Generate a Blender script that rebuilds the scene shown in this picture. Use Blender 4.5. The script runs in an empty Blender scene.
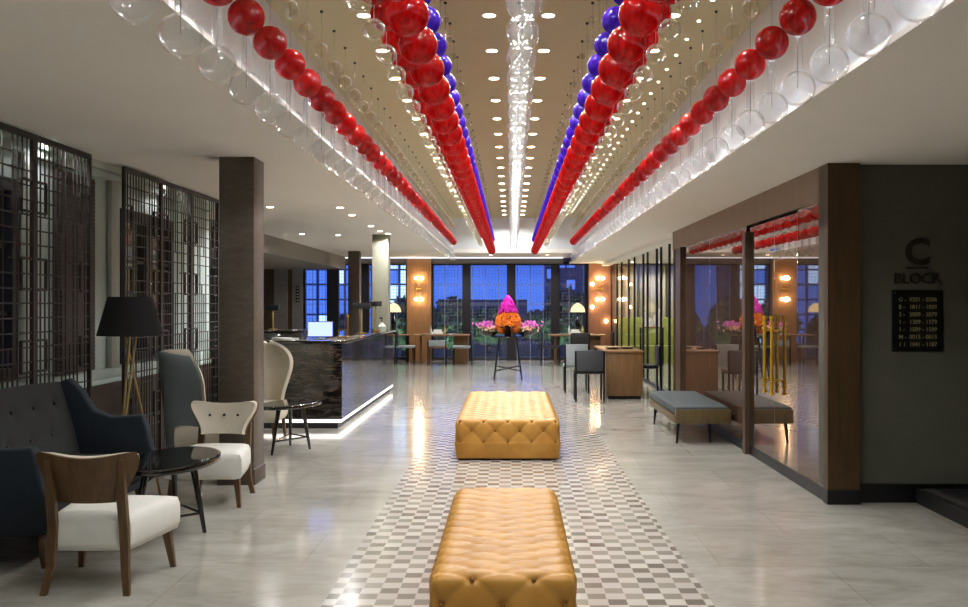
import bpy, bmesh, math, random
from mathutils import Vector, Matrix, noise
R = math.radians
PI = math.pi
rnd = random.Random(7)
SC = bpy.context.scene
COL = SC.collection

# ---------------------------------------------------------------- materials
def lin(c):
    return tuple((x/12.92 if x <= .04045 else ((x+.055)/1.055)**2.4) for x in (v/255 for v in c)) + (1.0,)

class NT:
    def __init__(s, name):
        s.m = bpy.data.materials.new(name); s.m.use_nodes = True
        s.t = s.m.node_tree; s.t.nodes.clear()
        s.out = s.n('ShaderNodeOutputMaterial')
    def n(s, kind, **kw):
        k = s.t.nodes.new(kind)
        for a, b in kw.items(): setattr(k, a, b)
        return k
    def l(s, a, b): s.t.links.new(a, b)
    def coord(s, scale=(1, 1, 1), kind='Object', rot=(0, 0, 0)):
        c = s.n('ShaderNodeTexCoord'); mp = s.n('ShaderNodeMapping')
        mp.inputs['Scale'].default_value = scale; mp.inputs['Rotation'].default_value = rot
        s.l(c.outputs[kind], mp.inputs['Vector']); return mp.outputs['Vector']
    def noise(s, vec, scale, detail=4, rough=.55, dist=0):
        k = s.n('ShaderNodeTexNoise'); k.inputs['Scale'].default_value = scale
        k.inputs['Detail'].default_value = detail; k.inputs['Roughness'].default_value = rough
        k.inputs['Distortion'].default_value = dist
        if vec is not None: s.l(vec, k.inputs['Vector'])
        return k
    def ramp(s, fac, stops):
        k = s.n('ShaderNodeValToRGB'); e = k.color_ramp.elements
        while len(e) < len(stops): e.new(.5)
        for i, (p, c) in enumerate(stops): e[i].position = p; e[i].color = c
        s.l(fac, k.inputs['Fac']); return k.outputs['Color']
    def math(s, op, a, b=None):
        k = s.n('ShaderNodeMath', operation=op)
        for i, v in enumerate((a, b)):
            if v is None: continue
            if isinstance(v, (int, float)): k.inputs[i].default_value = v
            else: s.l(v, k.inputs[i])
        return k.outputs[0]
    def principled(s, **kw):
        k = s.n('ShaderNodeBsdfPrincipled')
        for a, b in kw.items():
            a = a.replace('_', ' ')
            if isinstance(b, bpy.types.NodeSocket): s.l(b, k.inputs[a])
            else: k.inputs[a].default_value = b
        return k
    def bump(s, h, strength=.2, dist=.01):
        k = s.n('ShaderNodeBump'); k.inputs['Strength'].default_value = strength
        k.inputs['Distance'].default_value = dist; s.l(h, k.inputs['Height']); return k.outputs['Normal']
    def done(s, sh):
        s.l(sh, s.out.inputs['Surface']); return s.m

M = {}
def plain(name, c, rough=.5, metal=0, var=.12, scale=8, coat=0, bump=0, bscale=200):
    t = NT(name); v = t.coord()
    a = lin(c); n = t.noise(v, scale)
    lo = tuple(x*(1-var) for x in a[:3])+(1,); hi = tuple(min(1, x*(1+var)) for x in a[:3])+(1,)
    col = t.ramp(n.outputs['Fac'], [(.3, lo), (.7, hi)])
    p = t.principled(Base_Color=col, Roughness=rough, Metallic=metal, Coat_Weight=coat)
    if bump:
        b = t.noise(v, bscale, 2); t.l(t.bump(b.outputs['Fac'], bump, .003), p.inputs['Normal'])
    M[name] = t.done(p.outputs[0]); return M[name]
def wood(name, a, b, scale=(14, 14, 1.2), rough=.4, coat=0.0, spec=.5):
    t = NT(name); v = t.coord(scale)
    n = t.noise(v, 2.2, 6, .6, .6); n2 = t.noise(v, 9, 3)
    f = t.math('ADD', t.math('MULTIPLY', n.outputs['Fac'], .75), t.math('MULTIPLY', n2.outputs['Fac'], .25))
    col = t.ramp(f, [(.35, lin(a)), (.65, lin(b))])
    p = t.principled(Base_Color=col, Roughness=rough, Coat_Weight=coat, Specular_IOR_Level=spec)
    M[name] = t.done(p.outputs[0]); return M[name]
def emit(name, c, s):
    t = NT(name); e = t.n('ShaderNodeEmission'); e.inputs['Color'].default_value = lin(c); e.inputs['Strength'].default_value = s
    M[name] = t.done(e.outputs[0]); return M[name]

plain('ceiling_paint', (242, 238, 231), .8, var=.02, scale=1)
plain('coffer_paint', (178, 168, 128), .75, var=.02, scale=1)
plain('cove_paint', (222, 226, 228), .7, var=.02, scale=1)
plain('green_wall', (186, 200, 194), .6, var=.05, scale=2)
plain('pale_trim', (178, 182, 172), .55, var=.04, scale=2)
wood('wainscot', (58, 46, 40), (78, 64, 56), (3, 3, 14), .5)
plain('olive_wall', (84, 84, 73), .75, var=.06, scale=(6), bump=.15, bscale=90)
plain('black_skirting', (14, 14, 17), .35)
wood('walnut', (78, 56, 34), (104, 77, 46), (14, 14, 1.0), .45)
wood('dark_walnut', (62, 47, 32), (84, 64, 44), (14, 14, 1.4), .4)
wood('brown_veneer', (60, 42, 20), (80, 58, 30), (14, 14, 1.0), .45)
wood('bench_bronze', (84, 70, 42), (106, 90, 56), (14, 14, 1.0), .4)
wood('amber_wood', (128, 90, 54), (156, 112, 70), (18, 18, 1.0), .45)
wood('red_wood', (122, 80, 56), (148, 102, 76), (18, 18, 1.0), .4)
wood('pier_stone', (78, 70, 61), (98, 89, 78), (3, 3, 9), .35)
wood('table_wood', (130, 96, 60), (160, 122, 80), (2, 14, 14), .4)
wood('desk_wood', (110, 80, 48), (136, 102, 64), (16, 16, 1.2), .4)
plain('dark_pier', (78, 68, 58), .5)
plain('concrete_green', (128, 126, 108), .6, var=.1, scale=3)
plain('bulkhead_grey', (136, 130, 122), .7, var=.04, scale=2)
plain('grey_panel', (140, 136, 134), .6)
plain('brown_panel', (84, 70, 52), .6)
plain('header_brown', (96, 86, 74), .5)
plain('lattice_bronze', (44, 37, 33), .55)
plain('shutter', (62, 52, 50), .6)
plain('frame_black', (24, 24, 28), .4)
plain('black_metal', (16, 16, 18), .35, metal=.3)
plain('black_lacquer', (14, 11, 10), .08, coat=.6)
plain('black_shade', (6, 6, 7), .9)
plain('brass', (178, 138, 62), .28, metal=.9)
plain('gold', (226, 178, 52), .3, metal=.55)
plain('pale_brass', (190, 168, 112), .3, metal=.8)
plain('cream_fabric', (214, 207, 190), .85, var=.04, bump=.3, bscale=500)
plain('white_fabric', (226, 226, 218), .85, var=.03, bump=.3, bscale=500)
plain('blue_grey_fabric', (134, 146, 148), .8, var=.05, bump=.3, bscale=500)
plain('charcoal_fabric', (36, 38, 37), .9, var=.12, bump=.4, bscale=400)
plain('navy_fabric', (25, 35, 44), .9, var=.12, bump=.4, bscale=400)
plain('dark_teal_fabric', (66, 74, 75), .75, var=.1, bump=.3, bscale=400)
plain('chair_charcoal', (54, 58, 62), .55, var=.08)
plain('chair_pale', (146, 156, 160), .6, var=.06)
plain('black_leather', (26, 27, 30), .4)
plain('drape', (176, 168, 146), .8, var=.05)
plain('lime_fabric', (150, 156, 72), .8)
plain('white_china', (236, 234, 228), .25)
plain('leaf', (70, 104, 50), .6, var=.3)
plain('dark_leaf', (70, 100, 62), .7, var=.35, scale=3)
plain('bark', (70, 58, 46), .8)
plain('button_dark', (24, 20, 16), .5)
plain('magenta_petal', (224, 30, 190), .6, var=.3, scale=60)
plain('orange_petal', (248, 126, 20), .6, var=.3, scale=60)
plain('pink_petal', (228, 120, 210), .6, var=.25, scale=60)
plain('peach_petal', (250, 196, 170), .6, var=.2, scale=60)
plain('shaded_button', (120, 78, 30), .5)  # button tone darkened to carry the shadow of the tuft pits
plain('chrome', (190, 190, 190), .15, metal=1)
plain('lawn', (44, 60, 38), .9)
plain('facade', (120, 126, 138), .8)
plain('plaque_black', (8, 8, 10), .3)
plain('sign_bronze', (46, 40, 28), .4, metal=.3)
plain('tread_black', (26, 26, 27), .5)
plain('tread_edge', (64, 62, 58), .5)
emit('lamp_disc', (255, 240, 214), 22)
emit('pin_disc', (255, 246, 226), 14)
emit('bulb', (255, 214, 150), 26)
emit('cove_led', (226, 234, 255), 1.5)
emit('desk_led', (255, 250, 240), 1.7)
emit('screen_glow', (150, 165, 255), 1.5)
emit('warm_reflection', (255, 214, 150), 1.1)
emit('lit_cold', (170, 205, 255), 1.6)
emit('dome_glow', (250, 226, 176), .9)
plain('plaque_text', (150, 144, 96), .5)
emit('wall_glow', (255, 236, 200), .8)

def mk_leather():
    t = NT('tan_leather'); v = t.coord()
    n = t.noise(v, 5, 5); n2 = t.noise(v, 260, 2)
    col = t.ramp(n.outputs['Fac'], [(.3, lin((166, 117, 48))), (.7, lin((193, 144, 70)))])
    p = t.principled(Base_Color=col, Roughness=.46, Specular_IOR_Level=.22)
    t.l(t.bump(n2.outputs['Fac'], .12, .002), p.inputs['Normal'])
    M['tan_leather'] = t.done(p.outputs[0])
mk_leather()

def mk_floor():
    t = NT('beige_marble'); v = t.coord((1, 1, 1))
    c = t.noise(t.coord((1, 1.5, 1)), 1.0, 8, .62, 1.6)
    c2 = t.noise(t.coord((1, 2.4, 1)), 3.2, 7, .68, 1.2)
    f = t.math('ADD', t.math('MULTIPLY', c.outputs['Fac'], .6), t.math('MULTIPLY', c2.outputs['Fac'], .4))
    col = t.ramp(f, [(.3, lin((150, 146, 136))), (.5, lin((178, 175, 165))), (.72, lin((200, 197, 189)))])
    br = t.n('ShaderNodeTexBrick'); br.offset = .5
    t.l(v, br.inputs['Vector'])
    br.inputs['Scale'].default_value = 1; br.inputs['Brick Width'].default_value = 1.2; br.inputs['Row Height'].default_value = .8
    br.inputs['Mortar Size'].default_value = .003; br.inputs['Mortar Smooth'].default_value = .2
    br.inputs['Color1'].default_value = (1, 1, 1, 1); br.inputs['Color2'].default_value = (.9, .9, .89, 1); br.inputs['Mortar'].default_value = (.72, .7, .66, 1)
    mx = t.n('ShaderNodeMix', data_type='RGBA', blend_type='MULTIPLY'); mx.inputs[0].default_value = 1
    t.l(col, mx.inputs[6]); t.l(br.outputs['Color'], mx.inputs[7])
    rn = t.noise(v, 2.5, 3); rr = t.n('ShaderNodeMapRange'); rr.inputs[3].default_value = .07; rr.inputs[4].default_value = .17
    t.l(rn.outputs['Fac'], rr.inputs[0])
    p = t.principled(Base_Color=mx.outputs[2], Roughness=rr.outputs[0], Specular_IOR_Level=.75)
    M['beige_marble'] = t.done(p.outputs[0])
mk_floor()

def mk_tiles():
    t = NT('checker_tiles'); S = .0975
    v = t.coord((1/S, 1/S, 1))
    sx = t.n('ShaderNodeSeparateXYZ'); t.l(v, sx.inputs[0])
    fx = t.math('FLOOR', sx.outputs[0]); fy = t.math('FLOOR', sx.outputs[1])
    odd = t.math('ABSOLUTE', t.math('MODULO', t.math('ADD', fx, fy), 2))
    cb = t.n('ShaderNodeCombineXYZ'); t.l(fx, cb.inputs[0]); t.l(fy, cb.inputs[1])
    wn = t.n('ShaderNodeTexWhiteNoise'); t.l(cb.outputs[0], wn.inputs['Vector'])
    dark = t.ramp(wn.outputs['Value'], [(0, lin((108, 101, 92))), (.5, lin((134, 127, 117))), (1, lin((152, 146, 135)))])
    lite = t.ramp(wn.outputs['Value'], [(0, lin((182, 175, 166))), (1, lin((204, 198, 190)))])
    mx = t.n('ShaderNodeMix', data_type='RGBA'); t.l(odd, mx.inputs[0]); t.l(lite, mx.inputs[6]); t.l(dark, mx.inputs[7])
    # grout
    def edge(o):
        fr = t.math('FRACT', o); return t.math('GREATER_THAN', t.math('ABSOLUTE', t.math('SUBTRACT', fr, .5)), .475)
    g = t.math('MAXIMUM', edge(sx.outputs[0]), edge(sx.outputs[1]))
    m2 = t.n('ShaderNodeMix', data_type='RGBA'); t.l(g, m2.inputs[0]); t.l(mx.outputs[2], m2.inputs[6]); m2.inputs[7].default_value = lin((186, 180, 170))
    p = t.principled(Base_Color=m2.outputs[2], Roughness=.14, Specular_IOR_Level=.7)
    M['checker_tiles'] = t.done(p.outputs[0])
mk_tiles()

def mk_blackmarble():
    t = NT('black_marble'); v = t.coord((.9, .9, 5.5))
    n = t.noise(v, 1.5, 10, .72, .35)
    a = t.math('ABSOLUTE', t.math('SUBTRACT', n.outputs['Fac'], .5))
    col = t.ramp(a, [(0, lin((96, 86, 76))), (.012, lin((44, 38, 34))), (.05, lin((24, 21, 19)))])
    p = t.principled(Base_Color=col, Roughness=.06, Coat_Weight=.3)
    M['black_marble'] = t.done(p.outputs[0])
mk_blackmarble()

def mk_glass(name, body, trans, gl=.06, rough=.03, diff=.0, thick=.25, rim=.5):
    # thin blown glass: coloured see-through body, sharper reflection toward the rim
    t = NT(name); v = t.coord((40, 40, 6))
    lw = t.n('ShaderNodeLayerWeight'); lw.inputs['Blend'].default_value = thick
    tr = t.n('ShaderNodeBsdfTransparent'); tr.inputs['Color'].default_value = trans
    gs = t.n('ShaderNodeBsdfGlossy'); gs.inputs['Roughness'].default_value = rough; gs.inputs['Color'].default_value = (1, 1, 1, 1)
    first = tr.outputs[0]
    if diff > 0:
        n = t.noise(v, 1, 3)
        col = t.ramp(n.outputs['Fac'], [(.32, tuple(x*.40 for x in body[:3])+(1,)), (.72, body)])
        df = t.n('ShaderNodeBsdfDiffuse'); t.l(col, df.inputs['Color'])
        tl = t.n('ShaderNodeBsdfTranslucent'); t.l(col, tl.inputs['Color'])
        m0 = t.n('ShaderNodeMixShader'); m0.inputs[0].default_value = .45; t.l(df.outputs[0], m0.inputs[1]); t.l(tl.outputs[0], m0.inputs[2])
        m1 = t.n('ShaderNodeMixShader'); m1.inputs[0].default_value = diff; t.l(tr.outputs[0], m1.inputs[1]); t.l(m0.outputs[0], m1.inputs[2])
        first = m1.outputs[0]
    fac = t.math('ADD', t.math('MULTIPLY', lw.outputs['Fresnel'], rim), gl)
    m2 = t.n('ShaderNodeMixShader'); t.l(fac, m2.inputs[0]); t.l(first, m2.inputs[1]); t.l(gs.outputs[0], m2.inputs[2])
    M[name] = t.done(m2.outputs[0])
mk_glass('clear_glass', (.9, .92, .93, 1), (.975, .98, .98, 1), .04, .02, .08, .14)
mk_glass('amber_clear_glass', (.75, .72, .55, 1), (.93, .91, .84, 1), .05, .03, .08, .25)
mk_glass('red_glass', (.62, .010, .010, 1), (.85, .03, .02, 1), .03, .06, .72, .10)
mk_glass('purple_glass', (.10, .02, .55, 1), (.2, .08, .8, 1), .03, .06, .72, .10)
mk_glass('window_glass', (0, 0, 0, 1), (.9, .93, .95, 1), .02, .01, 0, .15)
mk_glass('smoked_glass', (.03, .03, .03, 1), (.35, .35, .34, 1), .10, .03, .25, .35)
mk_glass('partition_glass', (.3, .3, .3, 1), (.95, .96, .95, 1), .01, .01, 0, .07, .14)

def mk_mirror(name, tint, diff, mixf):
    t = NT(name)
    v = t.coord((30, 30, .6)); n = t.noise(v, 2, 4)
    col = t.ramp(n.outputs['Fac'], [(.3, tuple(x*.8 for x in lin(diff)[:3])+(1,)), (.7, lin(diff))])
    df = t.n('ShaderNodeBsdfDiffuse'); t.l(col, df.inputs['Color'])
    g = t.n('ShaderNodeBsdfGlossy'); g.inputs['Roughness'].default_value = .015; g.inputs['Color'].default_value = tint
    m = t.n('ShaderNodeMixShader'); m.inputs[0].default_value = mixf
    t.l(df.outputs[0], m.inputs[1]); t.l(g.outputs[0], m.inputs[2])
    M[name] = t.done(m.outputs[0])
mk_mirror('bronze_mirror', (.50, .42, .37, 1), (96, 74, 60), .62)
mk_mirror('bronze_mirror_clear', (.62, .55, .49, 1), (80, 66, 56), .78)
mk_mirror('lacquer_header', (.55, .48, .44, 1), (146, 126, 112), .30)

def mk_blind():
    # fine woven sun screen: open grid of pale threads
    t = NT('woven_screen'); v = t.coord((1, 1, 1))
    sx = t.n('ShaderNodeSeparateXYZ'); t.l(v, sx.inputs[0])
    def bars(o, pitch, w, off=0):
        fr = t.math('FRACT', t.math('ADD', t.math('DIVIDE', o, pitch), off))
        return t.math('LESS_THAN', fr, w)
    g = t.math('MAXIMUM', bars(sx.outputs[0], .085, .16), bars(sx.outputs[2], .085, .16))
    g2 = t.math('MAXIMUM', bars(sx.outputs[0], .34, .11, .3), bars(sx.outputs[2], .51, .07, .1))
    f = t.math('ADD', t.math('MULTIPLY', g, .28), t.math('MULTIPLY', g2, .22))
    f = t.math('MINIMUM', t.math('ADD', f, .005), .85)
    df = t.n('ShaderNodeBsdfDiffuse'); df.inputs['Color'].default_value = lin((170, 176, 186))
    tl = t.n('ShaderNodeBsdfTranslucent'); tl.inputs['Color'].default_value = lin((190, 196, 206))
    m0 = t.n('ShaderNodeMixShader'); m0.inputs[0].default_value = .5; t.l(df.outputs[0], m0.inputs[1]); t.l(tl.outputs[0], m0.inputs[2])
    tr = t.n('ShaderNodeBsdfTransparent')
    m = t.n('ShaderNodeMixShader'); t.l(f, m.inputs[0]); t.l(tr.outputs[0], m.inputs[1]); t.l(m0.outputs[0], m.inputs[2])
    M['woven_screen'] = t.done(m.outputs[0])
mk_blind()

# ---------------------------------------------------------------- mesh builder
class MB:
    def __init__(s): s.bm = bmesh.new()
    def _merge(s, b, mat=None):
        if mat is not None: bmesh.ops.transform(b, matrix=mat, verts=b.verts)
        me = bpy.data.meshes.new('tmp'); b.to_mesh(me); b.free(); s.bm.from_mesh(me); bpy.data.meshes.remove(me); return s
    def box(s, x0, x1, y0, y1, z0, z1, bev=0, seg=2, mat=None):
        b = bmesh.new(); bmesh.ops.create_cube(b, size=1)
        bmesh.ops.transform(b, matrix=Matrix.Translation(((x0+x1)/2, (y0+y1)/2, (z0+z1)/2)) @ Matrix.Diagonal((x1-x0, y1-y0, z1-z0, 1)), verts=b.verts)
        if bev: bmesh.ops.bevel(b, geom=list(b.edges), offset=bev, segments=seg, affect='EDGES', profile=.5)
        return s._merge(b, mat)
    def cone(s, p0, p1, r0, r1, seg=12):
        p0, p1 = Vector(p0), Vector(p1); d = p1-p0
        b = bmesh.new(); bmesh.ops.create_cone(b, cap_ends=True, segments=seg, radius1=r0, radius2=r1, depth=d.length)
        q = Vector((0, 0, 1)).rotation_difference(d.normalized()).to_matrix().to_4x4()
        return s._merge(b, Matrix.Translation((p0+p1)/2) @ q)
    def cyl(s, p0, p1, r, seg=12): return s.cone(p0, p1, r, r, seg)
    def bar(s, p0, p1, w0, d0, w1=None, d1=None):
        # rectangular tapered bar, section axes x and y
        w1 = w0 if w1 is None else w1; d1 = d0 if d1 is None else d1
        vs = []
        for p, w, d in ((p0, w0, d0), (p1, w1, d1)):
            for sx, sy in ((-1, -1), (1, -1), (1, 1), (-1, 1)):
                vs.append(s.bm.verts.new((p[0]+sx*w/2, p[1]+sy*d/2, p[2])))
        for f in ((3, 2, 1, 0), (4, 5, 6, 7), (0, 1, 5, 4), (1, 2, 6, 5), (2, 3, 7, 6), (3, 0, 4, 7)):
            s.bm.faces.new([vs[i] for i in f])
        return s
    def ball(s, c, r, seg=16, sz=1):
        b = bmesh.new(); bmesh.ops.create_uvsphere(b, u_segments=seg, v_segments=max(6, seg//2+2), radius=r)
        return s._merge(b, Matrix.Translation(c) @ Matrix.Diagonal((1, 1, sz, 1)))
    def lathe(s, prof, c=(0, 0, 0), seg=24):
        rings = []
        for r, z in prof:
            if r < 1e-5: rings.append([s.bm.verts.new((c[0], c[1], c[2]+z))])
            else: rings.append([s.bm.verts.new((c[0]+r*math.cos(2*PI*i/seg), c[1]+r*math.sin(2*PI*i/seg), c[2]+z)) for i in range(seg)])
        for a, b in zip(rings, rings[1:]):
            for i in range(seg):
                j = (i+1) % seg
                if len(a) == 1 and len(b) == 1: break
                f = [a[0], b[i], b[j]] if len(a) == 1 else ([a[i], b[0], a[j]] if len(b) == 1 else [a[i], b[i], b[j], a[j]])
                s.bm.faces.new(f)
        return s
    def prism(s, poly, z0, z1, axis='z', bev=0):
        b = bmesh.new()
        def mk(p, t): return {'z': (p[0], p[1], t), 'y': (p[0], t, p[1]), 'x': (t, p[0], p[1])}[axis]
        lo = [b.verts.new(mk(p, z0)) for p in poly]; hi = [b.verts.new(mk(p, z1)) for p in poly]
        b.faces.new(lo[::-1]); b.faces.new(hi)
        for i in range(len(poly)):
            j = (i+1) % len(poly); b.faces.new([lo[i], lo[j], hi[j], hi[i]])
        bmesh.ops.recalc_face_normals(b, faces=b.faces)
        if bev: bmesh.ops.bevel(b, geom=[e for e in b.edges], offset=bev, segments=2, affect='EDGES', profile=.5)
        return s._merge(b)
    def sheet(s, fn, nu, nv, th):
        # curved panel with thickness; fn(u,v) u,v in 0..1
        P = [[Vector(fn(i/nu, j/nv)) for j in range(nv+1)] for i in range(nu+1)]
        N = [[None]*(nv+1) for _ in range(nu+1)]
        for i in range(nu+1):
            for j in range(nv+1):
                du = P[min(i+1, nu)][j]-P[max(i-1, 0)][j]; dv = P[i][min(j+1, nv)]-P[i][max(j-1, 0)]
                n = du.cross(dv); N[i][j] = n.normalized() if n.length > 1e-9 else Vector((0, 1, 0))
        b = bmesh.new()
        A = [[b.verts.new(P[i][j]) for j in range(nv+1)] for i in range(nu+1)]
        B = [[b.verts.new(P[i][j]+N[i][j]*th) for j in range(nv+1)] for i in range(nu+1)]
        for i in range(nu):
            for j in range(nv):
                b.faces.new([A[i][j], A[i][j+1], A[i+1][j+1], A[i+1][j]])
                b.faces.new([B[i][j], B[i+1][j], B[i+1][j+1], B[i][j+1]])
        for i in range(nu):
            b.faces.new([A[i][0], A[i+1][0], B[i+1][0], B[i][0]]); b.faces.new([A[i][nv], B[i][nv], B[i+1][nv], A[i+1][nv]])
        for j in range(nv):
            b.faces.new([A[0][j], B[0][j], B[0][j+1], A[0][j+1]]); b.faces.new([A[nu][j], A[nu][j+1], B[nu][j+1], B[nu][j]])
        bmesh.ops.remove_doubles(b, verts=b.verts, dist=1e-5)
        bmesh.ops.recalc_face_normals(b, faces=b.faces)
        return s._merge(b)
    def build(s, name, m, parent=None, angle=40, recalc=True, loc=None):
        if recalc: bmesh.ops.recalc_face_normals(s.bm, faces=s.bm.faces)
        me = bpy.data.meshes.new(name); s.bm.to_mesh(me); s.bm.free()
        for p in me.polygons: p.use_smooth = True
        me.set_sharp_from_angle(angle=R(angle))
        me.materials.append(M[m] if isinstance(m, str) else m)
        o = bpy.data.objects.new(name, me); COL.objects.link(o)
        if parent: o.parent = parent
        if loc: o.location = loc
        return o

def tag(o, label=None, cat=None, group=None, kind=None):
    if label: o['label'] = label
    if cat: o['category'] = cat
    if group: o['group'] = group
    if kind: o['kind'] = kind
    return o
def thing(name, label, cat, loc=(0, 0, 0), rz=0, group=None):
    o = bpy.data.objects.new(name, None); COL.objects.link(o); o.empty_display_size = .1
    o.location = loc; o.rotation_euler = (0, 0, rz); return tag(o, label, cat, group)
def struct(name, mb, m, parent=None, loc=None):
    o = mb.build(name, m, parent, loc=loc)
    if parent is None: o['kind'] = 'structure'
    return o
def copy_tree(o, parent=None):
    c = o.copy(); COL.objects.link(c); c.parent = parent
    for ch in o.children: copy_tree(ch, c)
    return c
def dup(o, loc, rz=None, label=None, group=None):
    c = copy_tree(o); c.location = loc
    if rz is not None: c.rotation_euler = (0, 0, rz)
    if label: c['label'] = label
    if group: c['group'] = group
    return c
def B(*a, **k): return MB().box(*a, **k)

# ================================================================ SETTING
ZL, ZR, ZC = 2.72, 2.555, 3.55          # left ceiling, right ceiling, raised centre
YB, YW = -4.0, 26.0
struct('floor', B(-9, 8, YB, YW+.3, -.12, 0), 'beige_marble')
o = struct('floor_tiles', B(-.94, 1.01, -2, 18.4, 0, .002), 'checker_tiles')
# ceiling
struct('ceiling_left', B(-9, -1.40, YB, YW, ZL, ZL+.03), 'ceiling_paint')
struct('ceiling_right', B(1.54, 6.0, YB, 14.5, ZR, ZR+.03), 'ceiling_paint')
struct('ceiling_right_back', B(1.54, 6.5, 14.5, YW, ZR+.015, ZR+.045), 'ceiling_paint')
struct('ceiling_far', B(-1.40, 1.54, 23.3, YW, ZL, ZL+.09), 'ceiling_paint')
struct('ceiling', B(-1.75, 1.85, YB, 23.42, ZC, ZC+.1), 'coffer_paint')
struct('trim_1', MB().box(-1.75, -1.66, YB, 23.3, ZL+.03, ZC), 'cove_paint')
struct('trim_2', MB().box(1.76, 1.85, YB, 23.3, ZR+.045, ZC), 'cove_paint')
struct('trim_3', MB().box(-1.75, 1.85, 23.3, 23.42, ZL+.09, ZC), 'cove_paint')
struct('trim_4', B(2.38, 2.56, 14.5, 25.9, ZR-.06, ZR+.015), 'ceiling_paint')
# back and side walls behind the camera
struct('wall_back', B(-3.75, 6, YB-.15, YB, 0, ZC+.1), 'olive_wall')
struct('wall_right_near', B(5.4, 5.5, YB, 7.45, 0, 2.6), 'olive_wall')

# left wall with two openings (window_1 : Y 5.55-7.1, window_2 : Y 8.98-10.38)
XW = -3.6
lw = MB()
def wl(y0, y1, z0, z1): lw.box(XW-.15, XW, y0, y1, z0, z1)
wl(YB, 5.55, 0, 2.72); wl(5.55, 7.1, 0, .95); wl(5.55, 7.1, 2.4, 2.72)
wl(7.1, 8.98, 0, 2.72); wl(8.98, 10.38, 0, .95); wl(8.98, 10.38, 2.38, 2.72); wl(10.38, 11.7, 0, 2.72)
struct('wall_left', lw, 'green_wall')
struct('wall_left_return', B(-9, XW-.15, 11.55, 11.7, 0, 2.72), 'green_wall')
ws = MB(); ws.box(XW, XW+.03, YB, 11.65, 0, .80); struct('baseboard_left', ws, 'wainscot')
dr = MB(); dr.box(XW, XW+.05, YB, 11.65, .80, .84, .008); dr.box(XW, XW+.025, YB, 11.65, .84, .93); struct('trim_5', dr, 'green_wall')
cn = MB(); cn.box(XW, XW+.06, YB, 11.65, 2.60, 2.66, .01); cn.box(XW, XW+.10, YB, 11.65, 2.66, 2.72, .01); struct('trim_6', cn, 'green_wall')
pl = MB(); pl.box(XW, XW+.05, 8.72, 8.90, .93, 2.60, .008); struct('trim_7', pl, 'pale_trim')
pl = MB(); pl.box(XW, XW+.05, 7.16, 7.32, .93, 2.60, .008); struct('trim_8', pl, 'pale_trim')
def left_window(n, y0, y1, z0, z1):
    f = MB()
    t = .09
    f.box(XW-.08, XW+.03, y0, y0+t, z0, z1); f.box(XW-.08, XW+.03, y1-t, y1, z0, z1)
    f.box(XW-.08, XW+.03, y0+t, y1-t, z0, z0+t); f.box(XW-.08, XW+.03, y0+t, y1-t, z1-t, z1)
    ym = (y0+y1)/2; f.box(XW-.07, XW+.02, ym-.06, ym+.06, z0+t, z1-t)
    for k in range(1, 3): f.box(XW-.05, XW, y0+t, y1-t, z0+k*(z1-z0)/3-.015, z0+k*(z1-z0)/3+.015)
    w = struct('window_%d' % n, f, 'frame_black')
    B(XW-.045, XW-.035, y0+t, y1-t, z0+t, z1-t).build('pane', 'window_glass', w)
left_window(1, 5.55, 7.1, .95, 2.4)
left_window(2, 8.98, 10.38, .95, 2.38)
# far window wall at Y=26
def far_win(n, x0, x1, z0=.04, z1=2.56, t=.16, tr=None):
    f = MB(); tr = t if tr is None else tr
    f.box(x0, x0+t, YW-.06, YW+.08, 0, z1+.06); f.box(x1-tr, x1, YW-.06, YW+.08, 0, z1+.06)
    f.box(x0+t, x1-tr, YW-.06, YW+.08, 0, .1); f.box(x0+t, x1-tr, YW-.06, YW+.08, z1, z1+.06)
    w = struct('window_%d' % n, f, 'frame_black')
    B(x0+t, x1-tr, YW+.02, YW+.035, .1, z1).build('pane', 'window_glass', w)
    return (x0+t, x1-tr)
spans = []
spans.append((far_win(3, -5.6, -4.72), 'leftmost window behind the reception desk'))
spans.append((far_win(4, -4.72, -3.9), 'window left of the brown pillar behind reception'))
spans.append((far_win(5, -3.9, -2.73, t=.14, tr=.06), 'window left of the amber wood pier'))
spans.append((far_win(6, -2.10, -1.17, t=.05, tr=.12), 'window just right of the amber wood pier'))
spans.append((far_win(7, -1.17, .02, t=.10, tr=.13), 'window left of the flower table'))
spans.append((far_win(8, .02, 1.16, t=.10, tr=.10), 'window right of the flower table'))
spans.append((far_win(9, 1.16, 2.04, t=.13, tr=.10), 'window left of the reddish wood pier'))
for (a, b), where in spans:
    r = thing('sun_screen', 'fine woven mesh sun screen drawn over the '+where, 'blind', ((a+b)/2, YW-.10, 0), 0)
    B(-(b-a)/2, (b-a)/2, -.004, .004, .0, 2.53).build('mesh_panel', 'woven_screen', r)
    MB().cyl((-(b-a)/2, 0, 2.545), ((b-a)/2, 0, 2.545), .02, 10).build('roller', 'frame_black', r)
fw = MB()
fw.box(-9.1, -5.6, YW, YW+.2, 0, 2.72); fw.box(-5.6, 2.68, YW-.02, YW+.2, 2.62, 2.82)
struct('wall_back_windows', fw, 'header_brown')
struct('wall_back_dining', B(2.68, 8, YW, YW+.2, 0, 2.72), 'drape')
struct('trim_9', B(-5.6, 1.38, YW-.22, YW-.05, 2.565, ZL), 'header_brown')
struct('trim_10', B(-2.73, -2.10, YW-.30, YW+.1, 0, 2.72), 'amber_wood')
struct('trim_11', B(2.04, 2.68, YW-.30, YW+.1, 0, ZR+.02), 'red_wood')
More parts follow.
